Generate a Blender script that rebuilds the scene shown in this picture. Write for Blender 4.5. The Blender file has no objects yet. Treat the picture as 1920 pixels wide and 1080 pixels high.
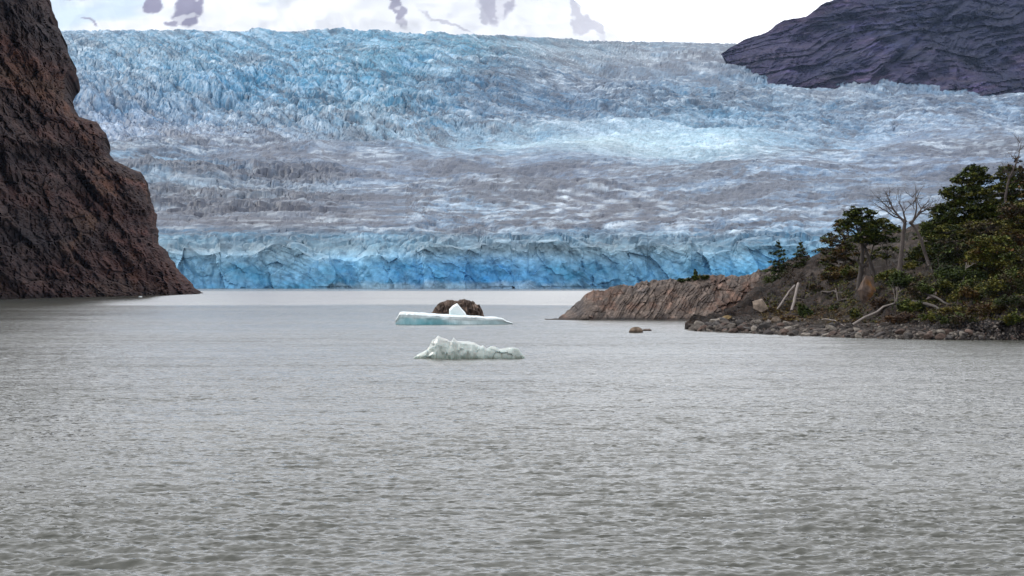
import bpy, math, random
import numpy as np
from mathutils import Vector

# ---------------------------------------------------------------- camera, world, sun, exposure
scene = bpy.context.scene
EYE = 6.0            # camera height above the lake
F = 3600.0           # focal length in photo pixels (1920 wide)
HY = 524.0           # eye level row in the photo
SUN_DIR = Vector((-0.74, 0.36, 0.58)).normalized()      # towards the sun

cam_data = bpy.data.cameras.new('camera')
cam_data.sensor_width = 36.0
cam_data.lens = 36.0 * F / 1920.0
cam_data.clip_start = 0.5
cam_data.clip_end = 60000.0
camera = bpy.data.objects.new('camera', cam_data)
scene.collection.objects.link(camera)
camera.location = (0, 0, EYE)
camera.rotation_euler = (math.radians(90) - math.atan((540 - HY) / F), 0, 0)
scene.camera = camera

world = bpy.data.worlds.new('World'); scene.world = world; world.use_nodes = True
nt = world.node_tree; nt.nodes.clear()
wo = nt.nodes.new('ShaderNodeOutputWorld'); bg = nt.nodes.new('ShaderNodeBackground')
sky = nt.nodes.new('ShaderNodeTexSky'); sky.sky_type = 'NISHITA'; sky.sun_disc = False
sky.sun_elevation = math.asin(SUN_DIR.z); sky.sun_rotation = math.atan2(SUN_DIR.x, SUN_DIR.y)
tc = nt.nodes.new('ShaderNodeTexCoord'); mp = nt.nodes.new('ShaderNodeMapping'); mp.inputs['Scale'].default_value = (1, 1, 3)
no = nt.nodes.new('ShaderNodeTexNoise'); no.inputs['Scale'].default_value = 2.2; no.inputs['Detail'].default_value = 5
cr = nt.nodes.new('ShaderNodeValToRGB')
cr.color_ramp.elements[0].position = 0.3; cr.color_ramp.elements[0].color = (10.2, 10.35, 10.7, 1)
cr.color_ramp.elements[1].position = 0.7; cr.color_ramp.elements[1].color = (12.0, 12.0, 12.1, 1)
mx = nt.nodes.new('ShaderNodeMixRGB'); mx.inputs[0].default_value = 0.9
L = nt.links.new
L(tc.outputs['Generated'], mp.inputs[0]); L(mp.outputs[0], no.inputs['Vector']); L(no.outputs['Fac'], cr.inputs[0])
L(sky.outputs[0], mx.inputs[1]); L(cr.outputs[0], mx.inputs[2]); L(mx.outputs[0], bg.inputs[0])
bg.inputs[1].default_value = 0.145
L(bg.outputs[0], wo.inputs[0])

sd = bpy.data.lights.new('sun', 'SUN'); sd.energy = 2.3; sd.angle = math.radians(8); sd.color = (1.0, 0.96, 0.9)
sun = bpy.data.objects.new('sun', sd); scene.collection.objects.link(sun)
sun.rotation_euler = SUN_DIR.to_track_quat('Z', 'Y').to_euler()

vs = scene.view_settings
vs.view_transform = 'Standard'; vs.look = 'None'; vs.exposure = 0.0; vs.gamma = 1.0; vs.use_curve_mapping = False
scene.cycles.max_bounces = 6; scene.cycles.diffuse_bounces = 3; scene.cycles.volume_bounces = 1
scene.cycles.transparent_max_bounces = 8

# ---------------------------------------------------------------- helpers
rng = np.random.default_rng(7)
random.seed(11)

def lin(c):
    c = np.asarray(c, float) / 255.0
    return np.where(c <= 0.04045, c / 12.92, ((c + 0.055) / 1.055) ** 2.4)

def X(px, D): return (np.asarray(px, float) - 960.0) / F * D
def H(py, D): return EYE + (HY - np.asarray(py, float)) / F * D
def P(px, py, D): return Vector((float(X(px, D)), float(D), float(H(py, D))))
def waterD(py): return EYE * F / (py - HY)
def sstep(a, b, x):
    t = np.clip((x - a) / (b - a), 0, 1); return t * t * (3 - 2 * t)

def _hash(i, j, k, seed):
    h = (i * 73856093) ^ (j * 19349663) ^ (k * 83492791) ^ (seed * 2654435761 & 0xffffffff)
    h &= 0xffffffff
    h = (h ^ (h >> 15)) * 2246822519 & 0xffffffff
    h = (h ^ (h >> 13)) * 3266489917 & 0xffffffff
    return ((h ^ (h >> 16)) & 0xffffff) / float(0xffffff)

def vnoise(x, y, z=0.0, seed=0):
    """smooth value noise in -1..1"""
    x, y, z = np.broadcast_arrays(np.asarray(x, float), np.asarray(y, float), np.asarray(z, float))
    i = np.floor(x).astype(np.int64); j = np.floor(y).astype(np.int64); k = np.floor(z).astype(np.int64)
    fx = x - i; fy = y - j; fz = z - k
    fx = fx * fx * (3 - 2 * fx); fy = fy * fy * (3 - 2 * fy); fz = fz * fz * (3 - 2 * fz)
    flat = not z.any()
    def lay(kk):
        a = _hash(i, j, kk, seed); b = _hash(i + 1, j, kk, seed); c = _hash(i, j + 1, kk, seed); d = _hash(i + 1, j + 1, kk, seed)
        return (a + (b - a) * fx) * (1 - fy) + (c + (d - c) * fx) * fy
    r = lay(k)
    if not flat: r = r + (lay(k + 1) - r) * fz
    return r * 2 - 1

def fbm(x, y, z=0.0, seed=0, octv=4, gain=0.5, lac=2.03):
    s = 0; a = 1.0; t = 0
    for o in range(octv):
        s = s + a * vnoise(np.asarray(x) * lac ** o + 17.3 * o, np.asarray(y) * lac ** o - 9.1 * o, np.asarray(z) * lac ** o, seed + o)
        t += a; a *= gain
    return s / t

def ridged(x, y, z=0.0, seed=0, octv=4, gain=0.5):
    s = 0; a = 1.0; t = 0
    for o in range(octv):
        s = s + a * (1 - 2 * np.abs(vnoise(np.asarray(x) * 2.1 ** o, np.asarray(y) * 2.1 ** o, np.asarray(z) * 2.1 ** o, seed + o)))
        t += a; a *= gain
    return s / t

def worley(x, y, seed=0):
    """F1, F2 and for the nearest cell three random numbers and the offset from its centre"""
    i0 = np.floor(x).astype(np.int64); j0 = np.floor(y).astype(np.int64)
    f1 = np.full(x.shape, 9.0); f2 = np.full(x.shape, 9.0)
    ci = i0.copy(); cj = j0.copy(); ox = np.zeros(x.shape); oy = np.zeros(x.shape)
    for di in (-1, 0, 1):
        for dj in (-1, 0, 1):
            i = i0 + di; j = j0 + dj
            dx = x - (i + _hash(i, j, 0, seed)); dy = y - (j + _hash(i, j, 1, seed))
            d = np.hypot(dx, dy)
            m = d < f1
            f2 = np.where(m, f1, np.minimum(f2, d))
            f1 = np.where(m, d, f1); ci = np.where(m, i, ci); cj = np.where(m, j, cj)
            ox = np.where(m, dx, ox); oy = np.where(m, dy, oy)
    return f1, f2, _hash(ci, cj, 2, seed), _hash(ci, cj, 3, seed), _hash(ci, cj, 4, seed), ox, oy

def tag(o, label=None, cat=None, group=None, kind=None):
    if label: o['label'] = label
    if cat: o['category'] = cat
    if group: o['group'] = group
    if kind: o['kind'] = kind
    return o

def make_mesh(name, V, Fc, cols=None, smooth=True):
    V = np.asarray(V, np.float32).reshape(-1, 3); Fc = np.asarray(Fc, np.int32)
    n, k = Fc.shape
    me = bpy.data.meshes.new(name)
    me.vertices.add(len(V)); me.vertices.foreach_set('co', V.ravel())
    me.loops.add(n * k); me.loops.foreach_set('vertex_index', Fc.ravel())
    me.polygons.add(n); me.polygons.foreach_set('loop_start', np.arange(n, dtype=np.int32) * k)
    me.update(calc_edges=True)
    me.polygons.foreach_set('use_smooth', np.full(n, smooth))
    if cols is not None:
        ca = me.color_attributes.new('tint', 'FLOAT_COLOR', 'POINT')
        c4 = np.ones((len(V), 4), np.float32); c4[:, :cols.shape[-1]] = cols.reshape(len(V), -1)
        ca.data.foreach_set('color', c4.ravel())
    return me

def link(name, me, mat, parent=None):
    o = bpy.data.objects.new(name, me)
    if mat is not None and not me.materials: me.materials.append(mat)
    scene.collection.objects.link(o)
    if parent is not None: o.parent = parent
    return o

def empty(name, loc):
    o = bpy.data.objects.new(name, None); scene.collection.objects.link(o); o.location = loc
    o.empty_display_size = 0.3
    return o

def grid_faces(nr, nc, flip=False):
    i = np.arange(nr * nc).reshape(nr, nc)
    a, b, c, d = i[:-1, :-1], i[:-1, 1:], i[1:, 1:], i[1:, :-1]
    q = np.stack([a, b, c, d] if not flip else [a, d, c, b], -1)
    return q.reshape(-1, 4)

# ---------------------------------------------------------------- materials
def new_mat(name):
    m = bpy.data.materials.new(name); m.use_nodes = True
    t = m.node_tree; t.nodes.clear()
    out = t.nodes.new('ShaderNodeOutputMaterial'); b = t.nodes.new('ShaderNodeBsdfPrincipled')
    t.links.new(b.outputs[0], out.inputs[0])
    return m, t, b

def n_noise(t, scale, detail=5, rough=0.55, stretch=None, rot=None, dist=0.0, coord='Object'):
    c = t.nodes.new('ShaderNodeTexCoord')
    nz = t.nodes.new('ShaderNodeTexNoise'); nz.inputs['Scale'].default_value = scale
    nz.inputs['Detail'].default_value = detail; nz.inputs['Roughness'].default_value = rough
    nz.inputs['Distortion'].default_value = dist
    src = c.outputs[coord]
    if stretch or rot:
        mpn = t.nodes.new('ShaderNodeMapping')
        if stretch: mpn.inputs['Scale'].default_value = stretch
        if rot: mpn.inputs['Rotation'].default_value = rot
        t.links.new(src, mpn.inputs[0]); src = mpn.outputs[0]
    t.links.new(src, nz.inputs['Vector'])
    return nz.outputs['Fac']

def n_ramp(t, fac, stops):
    r = t.nodes.new('ShaderNodeValToRGB'); e = r.color_ramp.elements
    while len(e) < len(stops): e.new(0.5)
    for el, (p, c) in zip(e, stops):
        el.position = p; el.color = (*c, 1) if len(c) == 3 else c
    t.links.new(fac, r.inputs[0]); return r.outputs[0]

def n_mix(t, a, b, fac, mode='MIX'):
    m = t.nodes.new('ShaderNodeMixRGB'); m.blend_type = mode
    for sock, v in ((m.inputs[0], fac), (m.inputs[1], a), (m.inputs[2], b)):
        if hasattr(v, 'is_linked') or hasattr(v, 'links'): t.links.new(v, sock)
        elif isinstance(v, (int, float)): sock.default_value = v
        else: sock.default_value = (*v, 1)
    return m.outputs[0]

def n_bump(t, fac, strength, dist, normal=None):
    b = t.nodes.new('ShaderNodeBump'); b.inputs['Strength'].default_value = strength
    b.inputs['Distance'].default_value = dist; t.links.new(fac, b.inputs['Height'])
    if normal is not None: t.links.new(normal, b.inputs['Normal'])
    return b.outputs[0]

def n_tint(t):
    a = t.nodes.new('ShaderNodeAttribute'); a.attribute_name = 'tint'; return a.outputs['Color']

G = lambda v: (v, v, v)

def mat_ice():
    m, t, b = new_mat('glacier_ice')
    c = n_tint(t)
    f = n_noise(t, 0.16, 6, 0.65, stretch=(1, 0.6, 1.3), dist=0.3)
    c = n_mix(t, c, n_ramp(t, f, [(0.28, (0.58, 0.58, 0.60)), (0.5, (0.97, 0.97, 0.97)), (0.70, (1.32, 1.31, 1.30))]), 1.0, 'MULTIPLY')
    sp = n_noise(t, 0.55, 4, 0.7, stretch=(1, 1, 1.6))
    c = n_mix(t, c, (0.11, 0.10, 0.11), n_ramp(t, sp, [(0.64, G(0)), (0.72, G(0.55))]))
    t.links.new(c, b.inputs['Base Color'])
    b.inputs['Roughness'].default_value = 0.55; b.inputs['Specular IOR Level'].default_value = 0.35
    nb = n_bump(t, n_noise(t, 0.30, 6, 0.6), 0.6, 1.3)
    t.links.new(nb, b.inputs['Normal'])
    return m

def mat_rock(name, dark, mid, light, scale, bump, stretch=(1, 1, 1), rot=(0, 0, 0), tint=False, rough=0.9, grain=(0.55, 1.45)):
    m, t, b = new_mat(name)
    f1 = n_noise(t, scale, 8, 0.65, stretch=stretch, rot=rot, dist=0.4)
    f2 = n_noise(t, scale * 5.3, 6, 0.7, stretch=stretch, rot=rot)
    c = n_ramp(t, f1, [(0.3, dark), (0.5, mid), (0.72, light)])
    c = n_mix(t, c, n_ramp(t, f2, [(0.3, G(grain[0])), (0.5, G(0.95)), (0.7, G(grain[1]))]), 1.0, 'MULTIPLY')
    if tint: c = n_mix(t, c, n_tint(t), 1.0, 'MULTIPLY')
    t.links.new(c, b.inputs['Base Color'])
    b.inputs['Roughness'].default_value = rough; b.inputs['Specular IOR Level'].default_value = 0.25
    nb = n_bump(t, f2, 0.9, bump)
    nb = n_bump(t, n_noise(t, scale * 22, 5, 0.7), 0.7, bump * 0.35, nb)
    t.links.new(nb, b.inputs['Normal'])
    return m

def mat_tinted(name, rough=0.8, nscale=3.0, lo=0.7, hi=1.3, bump=0.02, spec=0.3, trans=0.0):
    m, t, b = new_mat(name)
    f = n_noise(t, nscale, 5, 0.6)
    c = n_mix(t, n_tint(t), n_ramp(t, f, [(0.3, G(lo)), (0.7, G(hi))]), 1.0, 'MULTIPLY')
    t.links.new(c, b.inputs['Base Color'])
    b.inputs['Roughness'].default_value = rough; b.inputs['Specular IOR Level'].default_value = spec
    if bump: t.links.new(n_bump(t, f, 0.7, bump), b.inputs['Normal'])
    if trans: 
        b.inputs['Subsurface Weight'].default_value = trans
        b.inputs['Subsurface Radius'].default_value = (0.3, 0.5, 0.6); b.inputs['Subsurface Scale'].default_value = 0.4
    return m

def mat_leaf():
    m, t, b = new_mat('leaves')
    t.links.new(n_tint(t), b.inputs['Base Color'])
    b.inputs['Roughness'].default_value = 0.75; b.inputs['Specular IOR Level'].default_value = 0.15
    return m

def mat_bark(name, a, c2, sc=4.0):
    m, t, b = new_mat(name)
    f = n_noise(t, sc, 6, 0.7, stretch=(3, 3, 0.5))
    t.links.new(n_ramp(t, f, [(0.3, a), (0.7, c2)]), b.inputs['Base Color'])
    b.inputs['Roughness'].default_value = 0.9
    t.links.new(n_bump(t, f, 0.9, 0.04), b.inputs['Normal'])
    return m

def mat_water():
    m, t, b = new_mat('lake_water')
    c = n_ramp(t, n_noise(t, 0.05, 3, 0.5), [(0.3, (0.056, 0.058, 0.049)), (0.7, (0.074, 0.075, 0.065))])
    t.links.new(c, b.inputs['Base Color'])
    b.inputs['IOR'].default_value = 1.33
    # slicks and wind lanes lie across the lake: distance from the beach, bent by broad noise
    tc_ = t.nodes.new('ShaderNodeTexCoord'); sx = t.nodes.new('ShaderNodeSeparateXYZ'); t.links.new(tc_.outputs['Object'], sx.inputs[0])
    wn = n_noise(t, 0.006, 2, 0.5)
    ad = t.nodes.new('ShaderNodeMath'); ad.operation = 'MULTIPLY_ADD'; t.links.new(wn, ad.inputs[0]); ad.inputs[1].default_value = 160.0; t.links.new(sx.outputs[1], ad.inputs[2])
    sc_ = t.nodes.new('ShaderNodeMath'); sc_.operation = 'MULTIPLY'; t.links.new(ad.outputs[0], sc_.inputs[0]); sc_.inputs[1].default_value = 1 / 1500.0
    lane = n_ramp(t, sc_.outputs[0], [(0.0, G(1.22)), (0.18, G(1.15)), (0.235, G(0.85)), (0.285, G(0.7)), (0.300, G(0.95)), (0.335, G(0.9)), (0.36, G(0.35)), (0.71, G(0.30)), (0.76, G(0.9)), (1.0, G(0.9))])
    gust = n_ramp(t, n_noise(t, 0.035, 4, 0.6, stretch=(0.35, 1, 1)), [(0.35, G(0.62)), (0.65, G(1.15))])
    st = n_mix(t, lane, gust, 1.0, 'MULTIPLY')
    b.inputs['Roughness'].default_value = 0.07
    # ripples: slopes read straight from noise, two components
    def nvec(scale, stretch, amp, detail=2):
        c_ = t.nodes.new('ShaderNodeTexCoord'); mpn = t.nodes.new('ShaderNodeMapping'); mpn.inputs['Scale'].default_value = stretch
        mpn.inputs['Rotation'].default_value = (0, 0, 0.1)
        nz = t.nodes.new('ShaderNodeTexNoise'); nz.inputs['Scale'].default_value = scale; nz.inputs['Detail'].default_value = detail
        nz.inputs['Distortion'].default_value = 0.5
        t.links.new(c_.outputs['Object'], mpn.inputs[0]); t.links.new(mpn.outputs[0], nz.inputs['Vector'])
        a_ = t.nodes.new('ShaderNodeVectorMath'); a_.operation = 'SUBTRACT'; t.links.new(nz.outputs['Color'], a_.inputs[0]); a_.inputs[1].default_value = (0.5, 0.5, 0.5)
        m_ = t.nodes.new('ShaderNodeVectorMath'); m_.operation = 'SCALE'; t.links.new(a_.outputs[0], m_.inputs[0]); m_.inputs['Scale'].default_value = amp
        return m_.outputs[0]
    def vadd(a_, b_):
        v = t.nodes.new('ShaderNodeVectorMath'); v.operation = 'ADD'; t.links.new(a_, v.inputs[0]); t.links.new(b_, v.inputs[1]); return v.outputs[0]
    sl = vadd(vadd(nvec(0.22, (0.35, 1.3, 1), 0.40), nvec(2.2, (0.5, 1.25, 1), 0.95)), nvec(7.5, (0.45, 1.25, 1), 1.15, 1))
    s3 = t.nodes.new('ShaderNodeVectorMath'); s3.operation = 'SCALE'; t.links.new(sl, s3.inputs[0]); t.links.new(st, s3.inputs['Scale'])
    sp_ = t.nodes.new('ShaderNodeSeparateXYZ'); t.links.new(s3.outputs[0], sp_.inputs[0])
    def mth(op, a_, b_=None, c_=None):
        q = t.nodes.new('ShaderNodeMath'); q.operation = op
        for k, v in enumerate((a_, b_, c_)):
            if v is None: continue
            if isinstance(v, (int, float)): q.inputs[k].default_value = v
            else: t.links.new(v, q.inputs[k])
        return q.outputs[0]
    # wind towards the beach: steep wave faces look at it
    lean_ = n_ramp(t, sc_.outputs[0], [(0.0, G(0.0)), (0.08, G(0.02)), (0.25, G(0.02)), (0.338, G(0.0)), (0.362, G(0.085)), (0.70, G(0.085)), (0.755, G(0.0)), (1.0, G(0.0))])
    ny = mth('ADD', mth('MULTIPLY', mth('ABSOLUTE', sp_.outputs[1]), -0.95), mth('MULTIPLY', sp_.outputs[1], 0.35))
    cb = t.nodes.new('ShaderNodeCombineXYZ'); t.links.new(mth('MULTIPLY', sp_.outputs[0], 0.8), cb.inputs[0]); t.links.new(mth('SUBTRACT', ny, lean_), cb.inputs[1])
    ge = t.nodes.new('ShaderNodeNewGeometry')
    nn = t.nodes.new('ShaderNodeVectorMath'); nn.operation = 'NORMALIZE'; t.links.new(vadd(ge.outputs['Normal'], cb.outputs[0]), nn.inputs[0])
    nrm = nn.outputs[0]
    t.links.new(nrm, b.inputs['Normal'])
    return m

M_ICE = mat_ice()
M_WATER = mat_water()
M_CLIFF = mat_rock('cliff_rock', (0.024, 0.0155, 0.017), (0.047, 0.0290, 0.0275), (0.088, 0.055, 0.046), 0.09, 1.2, stretch=(1, 1, 1.5), rot=(0, math.radians(38), 0), tint=True, grain=(0.72, 1.22))
M_MOUNT = mat_rock('mountain_rock', (0.016, 0.016, 0.050), (0.032, 0.028, 0.078), (0.074, 0.060, 0.098), 0.016, 11.0, stretch=(1, 1, 3.2), rot=(0, math.radians(-16), 0), tint=True)
M_HEAD = mat_rock('headland_rock', (0.0384, 0.0296, 0.0264), (0.076, 0.0584, 0.0496), (0.16, 0.124, 0.104), 0.55, 0.16, stretch=(1, 1, 0.35), rot=(0, math.radians(40), 0), tint=True)
M_BANK = mat_rock('bank_ground', (0.08, 0.072, 0.070), (0.21, 0.19, 0.18), (0.60, 0.53, 0.49), 0.9, 0.22, tint=True)
M_ROCK = mat_tinted('stone', 0.9, 2.2, 0.5, 1.6, 0.08, 0.2)
M_BERG = mat_tinted('berg_ice', 0.35, 0.9, 0.9, 1.08, 0.03, 0.5)
M_BERG2 = mat_tinted('clear_berg_ice', 0.3, 2.0, 0.85, 1.12, 0.05, 0.4, trans=0.7)
M_LEAF = mat_leaf()
M_BARK = mat_bark('bark', (0.020, 0.016, 0.014), (0.060, 0.048, 0.042))
M_BARKG = mat_bark('grey_bark', (0.028, 0.022, 0.020), (0.095, 0.076, 0.068))
M_DEAD = mat_bark('bleached_wood', (0.12, 0.10, 0.09), (0.29, 0.25, 0.23))

# ---------------------------------------------------------------- glacier
def blend_profile(px, A, B, w):
    A = np.array(A, float); B = np.array(B, float)
    return A[None] * (1 - w)[:, None, None] + B[None] * w[:, None, None]

ROWS = [50, 85, 120, 160, 220, 270, 310, 350, 390, 420, 442, 465, 500, 540]
COLS = [100, 300, 500, 700, 900, 1100, 1300, 1500, 1700, 1920]
TBL = [
 [(150,178,205),(155,185,210),(150,188,214),(152,190,215),(140,170,190),(135,160,178),(130,150,168),(130,150,168),(130,150,168),(130,150,168)],
 [(158,188,212),(155,188,212),(150,190,218),(150,195,222),(150,188,208),(140,160,176),(138,145,160),(135,140,155),(130,150,168),(130,150,168)],
 [(165,192,218),(155,190,215),(140,185,215),(150,192,215),(140,168,190),(150,158,172),(138,138,150),(130,130,145),(132,155,178),(135,158,180)],
 [(168,192,220),(152,186,212),(125,180,215),(120,180,212),(112,142,170),(112,134,162),(118,145,172),(125,152,178),(130,152,178),(138,160,184)],
 [(170,182,210),(165,176,200),(150,172,196),(140,178,202),(118,140,166),(130,156,184),(150,180,205),(130,158,186),(135,152,178),(140,155,180)],
 [(165,172,195),(158,162,182),(156,160,178),(165,172,185),(185,200,215),(238,242,246),(222,232,240),(170,186,205),(152,158,178),(152,156,172)],  # near-white entries right of centre: patch of sunlight put into the ice colour
 [(150,180,200),(140,160,178),(132,132,148),(150,150,166),(148,148,164),(152,150,166),(190,194,204),(172,178,196),(155,155,174),(150,152,170)],
 [(120,140,156),(112,132,148),(106,120,134),(138,142,158),(146,152,170),(152,150,166),(160,164,180),(162,172,192),(155,165,185),(150,160,180)],
 [(122,126,142),(112,116,130),(100,98,112),(128,128,144),(155,170,188),(140,132,146),(162,168,184),(165,172,190),(160,170,190),(155,165,185)],
 [(125,126,140),(108,104,118),(100,92,106),(120,118,132),(148,162,182),(150,154,170),(150,152,168),(152,166,186),(150,170,190),(150,170,190)],
 [(140,176,198),(136,170,192),(134,166,188),(136,172,196),(140,172,194),(138,172,196),(138,166,188),(134,172,198),(134,172,198),(134,172,198)],
 [(140,180,205),(140,178,202),(138,176,200),(134,178,204),(136,176,202),(138,178,202),(134,178,206),(120,176,214),(120,176,214),(120,176,214)],
 [(124,172,204),(114,166,202),(120,168,200),(104,162,204),(90,152,204),(112,164,202),(112,166,204),(100,168,216),(104,168,212),(104,168,212)],
 [(110,160,196),(100,152,192),(96,150,192),(96,152,196),(70,136,196),(92,150,194),(96,156,200),(84,158,212),(94,158,206),(94,158,206)],
]
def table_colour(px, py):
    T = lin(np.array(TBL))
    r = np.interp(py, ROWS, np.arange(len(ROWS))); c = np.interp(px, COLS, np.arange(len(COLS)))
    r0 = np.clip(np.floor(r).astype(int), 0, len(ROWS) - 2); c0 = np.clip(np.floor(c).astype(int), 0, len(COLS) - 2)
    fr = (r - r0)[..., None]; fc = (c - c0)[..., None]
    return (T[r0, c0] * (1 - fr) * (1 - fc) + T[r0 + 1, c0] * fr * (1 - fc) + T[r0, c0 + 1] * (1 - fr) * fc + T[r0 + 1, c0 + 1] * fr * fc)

def flow_field(fn, PX, PY, sy, sx):
    """noise drawn out along the flow: out of the icefall, level in the middle, folding round in nested arcs right of centre"""
    wob = 8 * fbm(PX / 120, PY / 50, seed=63, octv=3)
    a = PY - (330 * (1 - np.exp(-(PX - 80) / 560.0)) + 0.02 * PX) + wob
    b = PY + 0.10 * (PX - 1200) * sstep(1100, 1500, PX) + wob
    qx = np.maximum(PX - 760, 0) / 5.0; qy = PY - 388
    c = np.hypot(qx, qy) + wob; ang = np.arctan2(qy, qx + 3) * 12
    w1 = sstep(325, 235, PY); w2 = sstep(320, 350, PY) * sstep(1300, 1050, PX) * sstep(450, 425, PY)
    return fn(a / sy, PX / sx) * w1 + (1 - w1) * (fn(b / sy, PX / sx) * (1 - w2) + fn(c / sy, ang * 30 / sx) * w2)

def build_glacier():
    px = np.concatenate([np.linspace(-500, 100, 60)[:-1], np.linspace(100, 1920, 920), np.linspace(1920, 3600, 90)[1:]])
    w = sstep(860, 1240, px)
    #      D, y
    A = [(1345,441),(1420,415),(1600,385),(1950,342),(2350,300),(2850,232),(3120,160),(3270,125),(3430,92),(3600,63),(3900,69)]
    B = [(1345,441),(1420,418),(1600,388),(1950,342),(2350,298),(2850,227),(3200,160),(3450,170),(4100,144),(5300,82),(5700,90)]
    pr = blend_profile(px, A, B, w)
    skyshift = np.interp(px, [100, 640, 760, 900, 1040, 1250, 1390], [-5, -5, 0, 3, 0, -4, 0])
    crest = np.interp(px, [1200, 1400, 1550, 1700, 1900, 2500], [0, 10, 18, 25, 32, 38])
    pr[:, 9, 1] += skyshift; pr[:, 10, 1] += skyshift
    pr[:, 6, 1] += crest * w; pr[:, 5, 1] += crest * 0.5 * w
    dip = np.interp(px, [1340, 1420, 1600, 1900, 2500], [0, 14, 19, 30, 36]); pr[:, 7, 1] += dip * w; pr[:, 8, 1] += dip * w
    # rows on top: parameter t over control points, spaced evenly in rows of the picture where the surface faces the viewer
    seg = np.array([16, 26, 42, 48, 80, 82, 42, 40, 46, 6])
    t = np.concatenate([np.linspace(k, k + 1, n, endpoint=False) for k, n in enumerate(seg)] + [[10]])
    k = np.minimum(t.astype(int), 9); f = t - k
    D = pr[:, k, 0] * (1 - f) + pr[:, k + 1, 0] * f
    PY = pr[:, k, 1] * (1 - f) + pr[:, k + 1, 1] * f
    D = D.T; PY = PY.T                                 # rows x cols
    # smooth control polyline a little along rows
    for _ in range(6):
        PY[1:-1] = PY[1:-1] * 0.5 + 0.25 * (PY[:-2] + PY[2:]); D[1:-1] = D[1:-1] * 0.5 + 0.25 * (D[:-2] + D[2:])
    PX = np.broadcast_to(px, D.shape)
    x = X(PX, D); h = H(PY, D)
    # wandering front line
    fx = X(px, 1290.0)
    nf = 24 * fbm(fx / 70, 3.0, seed=5, octv=4) - 8 * sstep(1100, 1500, px)
    f1, f2, r1, r2, r3, ox, oy = worley(fx / 24 + 0.3 * fbm(fx / 30, 1.0, seed=8), np.zeros_like(fx) + 0.5, seed=9)
    front = 1284 + nf
    near = np.exp(-(D - 1345) / 120.0)
    D = D + (front + 55 - 1345)[None] * np.clip(near, 0, 1)
    x = X(PX, D)
    # serac relief
    wx = x + 14 * fbm(x / 60, D / 60, seed=21, octv=3); wy = D + 22 * fbm(x / 60, D / 60, seed=31, octv=3)
    def cells(sx, sy, seed, shear=0.0):
        a1, a2, q1, q2, q3, ax, ay = worley((wx + shear * wy) / sx, wy / sy, seed)
        th = (q2 - 0.5) * 2.2
        roof = 0.55 - 2.1 * np.abs(ax * np.cos(th) + ay * np.sin(th) + (q3 - .5) * .3)
        plane = (q1 - 0.5) * 0.8 + 0.65 * roof + (q2 - 0.5) * 1.3 * ax + (q3 - 0.30) * 1.5 * ay
        return plane - 0.8 * (1 - sstep(0.0, 0.13, a2 - a1)), q1
    shear = 0.35
    fl = sstep(290, 235, PY) * (1 - sstep(900, 1150, PX))          # broken icefall, ridges running down-slope
    frt = sstep(290, 220, PY) * sstep(900, 1150, PX)
    def mixc(a, b, c):
        return b[0] * fl + c[0] * frt + a[0] * (1 - fl - frt), None
    c0, id0 = mixc(cells(120, 60, 40, 0.1), cells(80, 95, 40, 0.4), cells(100, 80, 40, -0.3))
    c1, id1 = mixc(cells(62, 28, 41, 0.2), cells(33, 50, 41, 0.42), cells(42, 40, 41, -0.3)); c2, id2 = mixc(cells(26, 15, 42, 0.2), cells(17, 24, 42, 0.5), cells(20, 20, 42, -0.4)); c3, id3 = mixc(cells(11, 8, 43, 0.2), cells(9, 12, 43, .5), cells(10, 11, 43, -0.4))
    big = fbm(x / 210, D / 260, seed=51, octv=3)
    ampl = np.interp(PY, [60, 100, 200, 260, 300, 340, 400, 425, 445], [3.4, 6.0, 7.2, 4.6, 3.0, 3.4, 2.8, 3.2, 3.8])
    left = 1 - sstep(700, 1000, PX)
    ampl = ampl * (0.72 + 0.55 * left * sstep(330, 250, PY) * -1 * -1)
    block = sstep(200, 260, PX) * sstep(720, 560, PX) * sstep(300, 325, PY) * sstep(425, 395, PY)
    ampl = ampl + 3.2 * block
    ampl = ampl * (1 + 0.5 * big)
    fine = ridged(wx / 7, wy / 6, seed=61, octv=3)
    rf = lambda sd: (lambda u, v: ridged(u, v, seed=sd, octv=2))
    flow = flow_field(rf(65), PX, PY, 15, 110) + 0.7 * flow_field(rf(66), PX, PY, 6.5, 38) + 0.35 * flow_field(rf(67), PX, PY, 3.2, 13)
    far = sstep(1900, 2900, D)
    rise = c0 * (0.35 + 0.4 * fl) + c1 * 0.50 + c2 * 0.34 + c3 * 0.18 + fine * 0.10 + 0.75 * flow
    hh = h + ampl * rise + 26 * fbm(x / 230, D / 260, seed=71, octv=3) * sstep(1400, 2200, D) * sstep(80, 130, PY)
    edge = sstep(66, 60, PY) * 0
    # face rows
    nfr = 74
    v = np.linspace(0, 1, nfr)[:, None]
    top = 26.5 + 9.0 * fbm(fx / 26, 7.0, seed=81, octv=4) + (r3 - 0.5) * 7 + 1.4 * fbm(fx / 8.0, 2.0, seed=83, octv=3)
    hf = -3 + (top[None] + 3) * v
    Df = front[None] + 5 * v + np.zeros_like(hf)
    pxf = np.broadcast_to(px, hf.shape)
    xf = X(pxf, Df)
    b1 = ridged(xf / 26 + 0.35 * hf / 26, hf / 40, 0, seed=91, octv=2)
    b2 = fbm(xf / 9 + 0.25 * hf / 9, hf / 12, seed=93, octv=4)
    g1, g2, s1, s2, s3, gx, gy = worley((xf + 0.5 * hf + 5 * b2) / 10, (hf + 4 * b2) / 8, seed=95)
    cav = sstep(0.35, 0.75, vnoise(xf / 30, hf / 60, seed=97)) * np.sin(np.clip((hf + 3) / (top[None] + 3), 0, 1) * 3.0)
    w1, w2, z1, z2, z3, zx, zy = worley((xf + 0.35 * hf + 7 * fbm(xf / 18, hf / 14, seed=86, octv=3)) / 27, hf / 46 + 0.3, seed=87)
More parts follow.
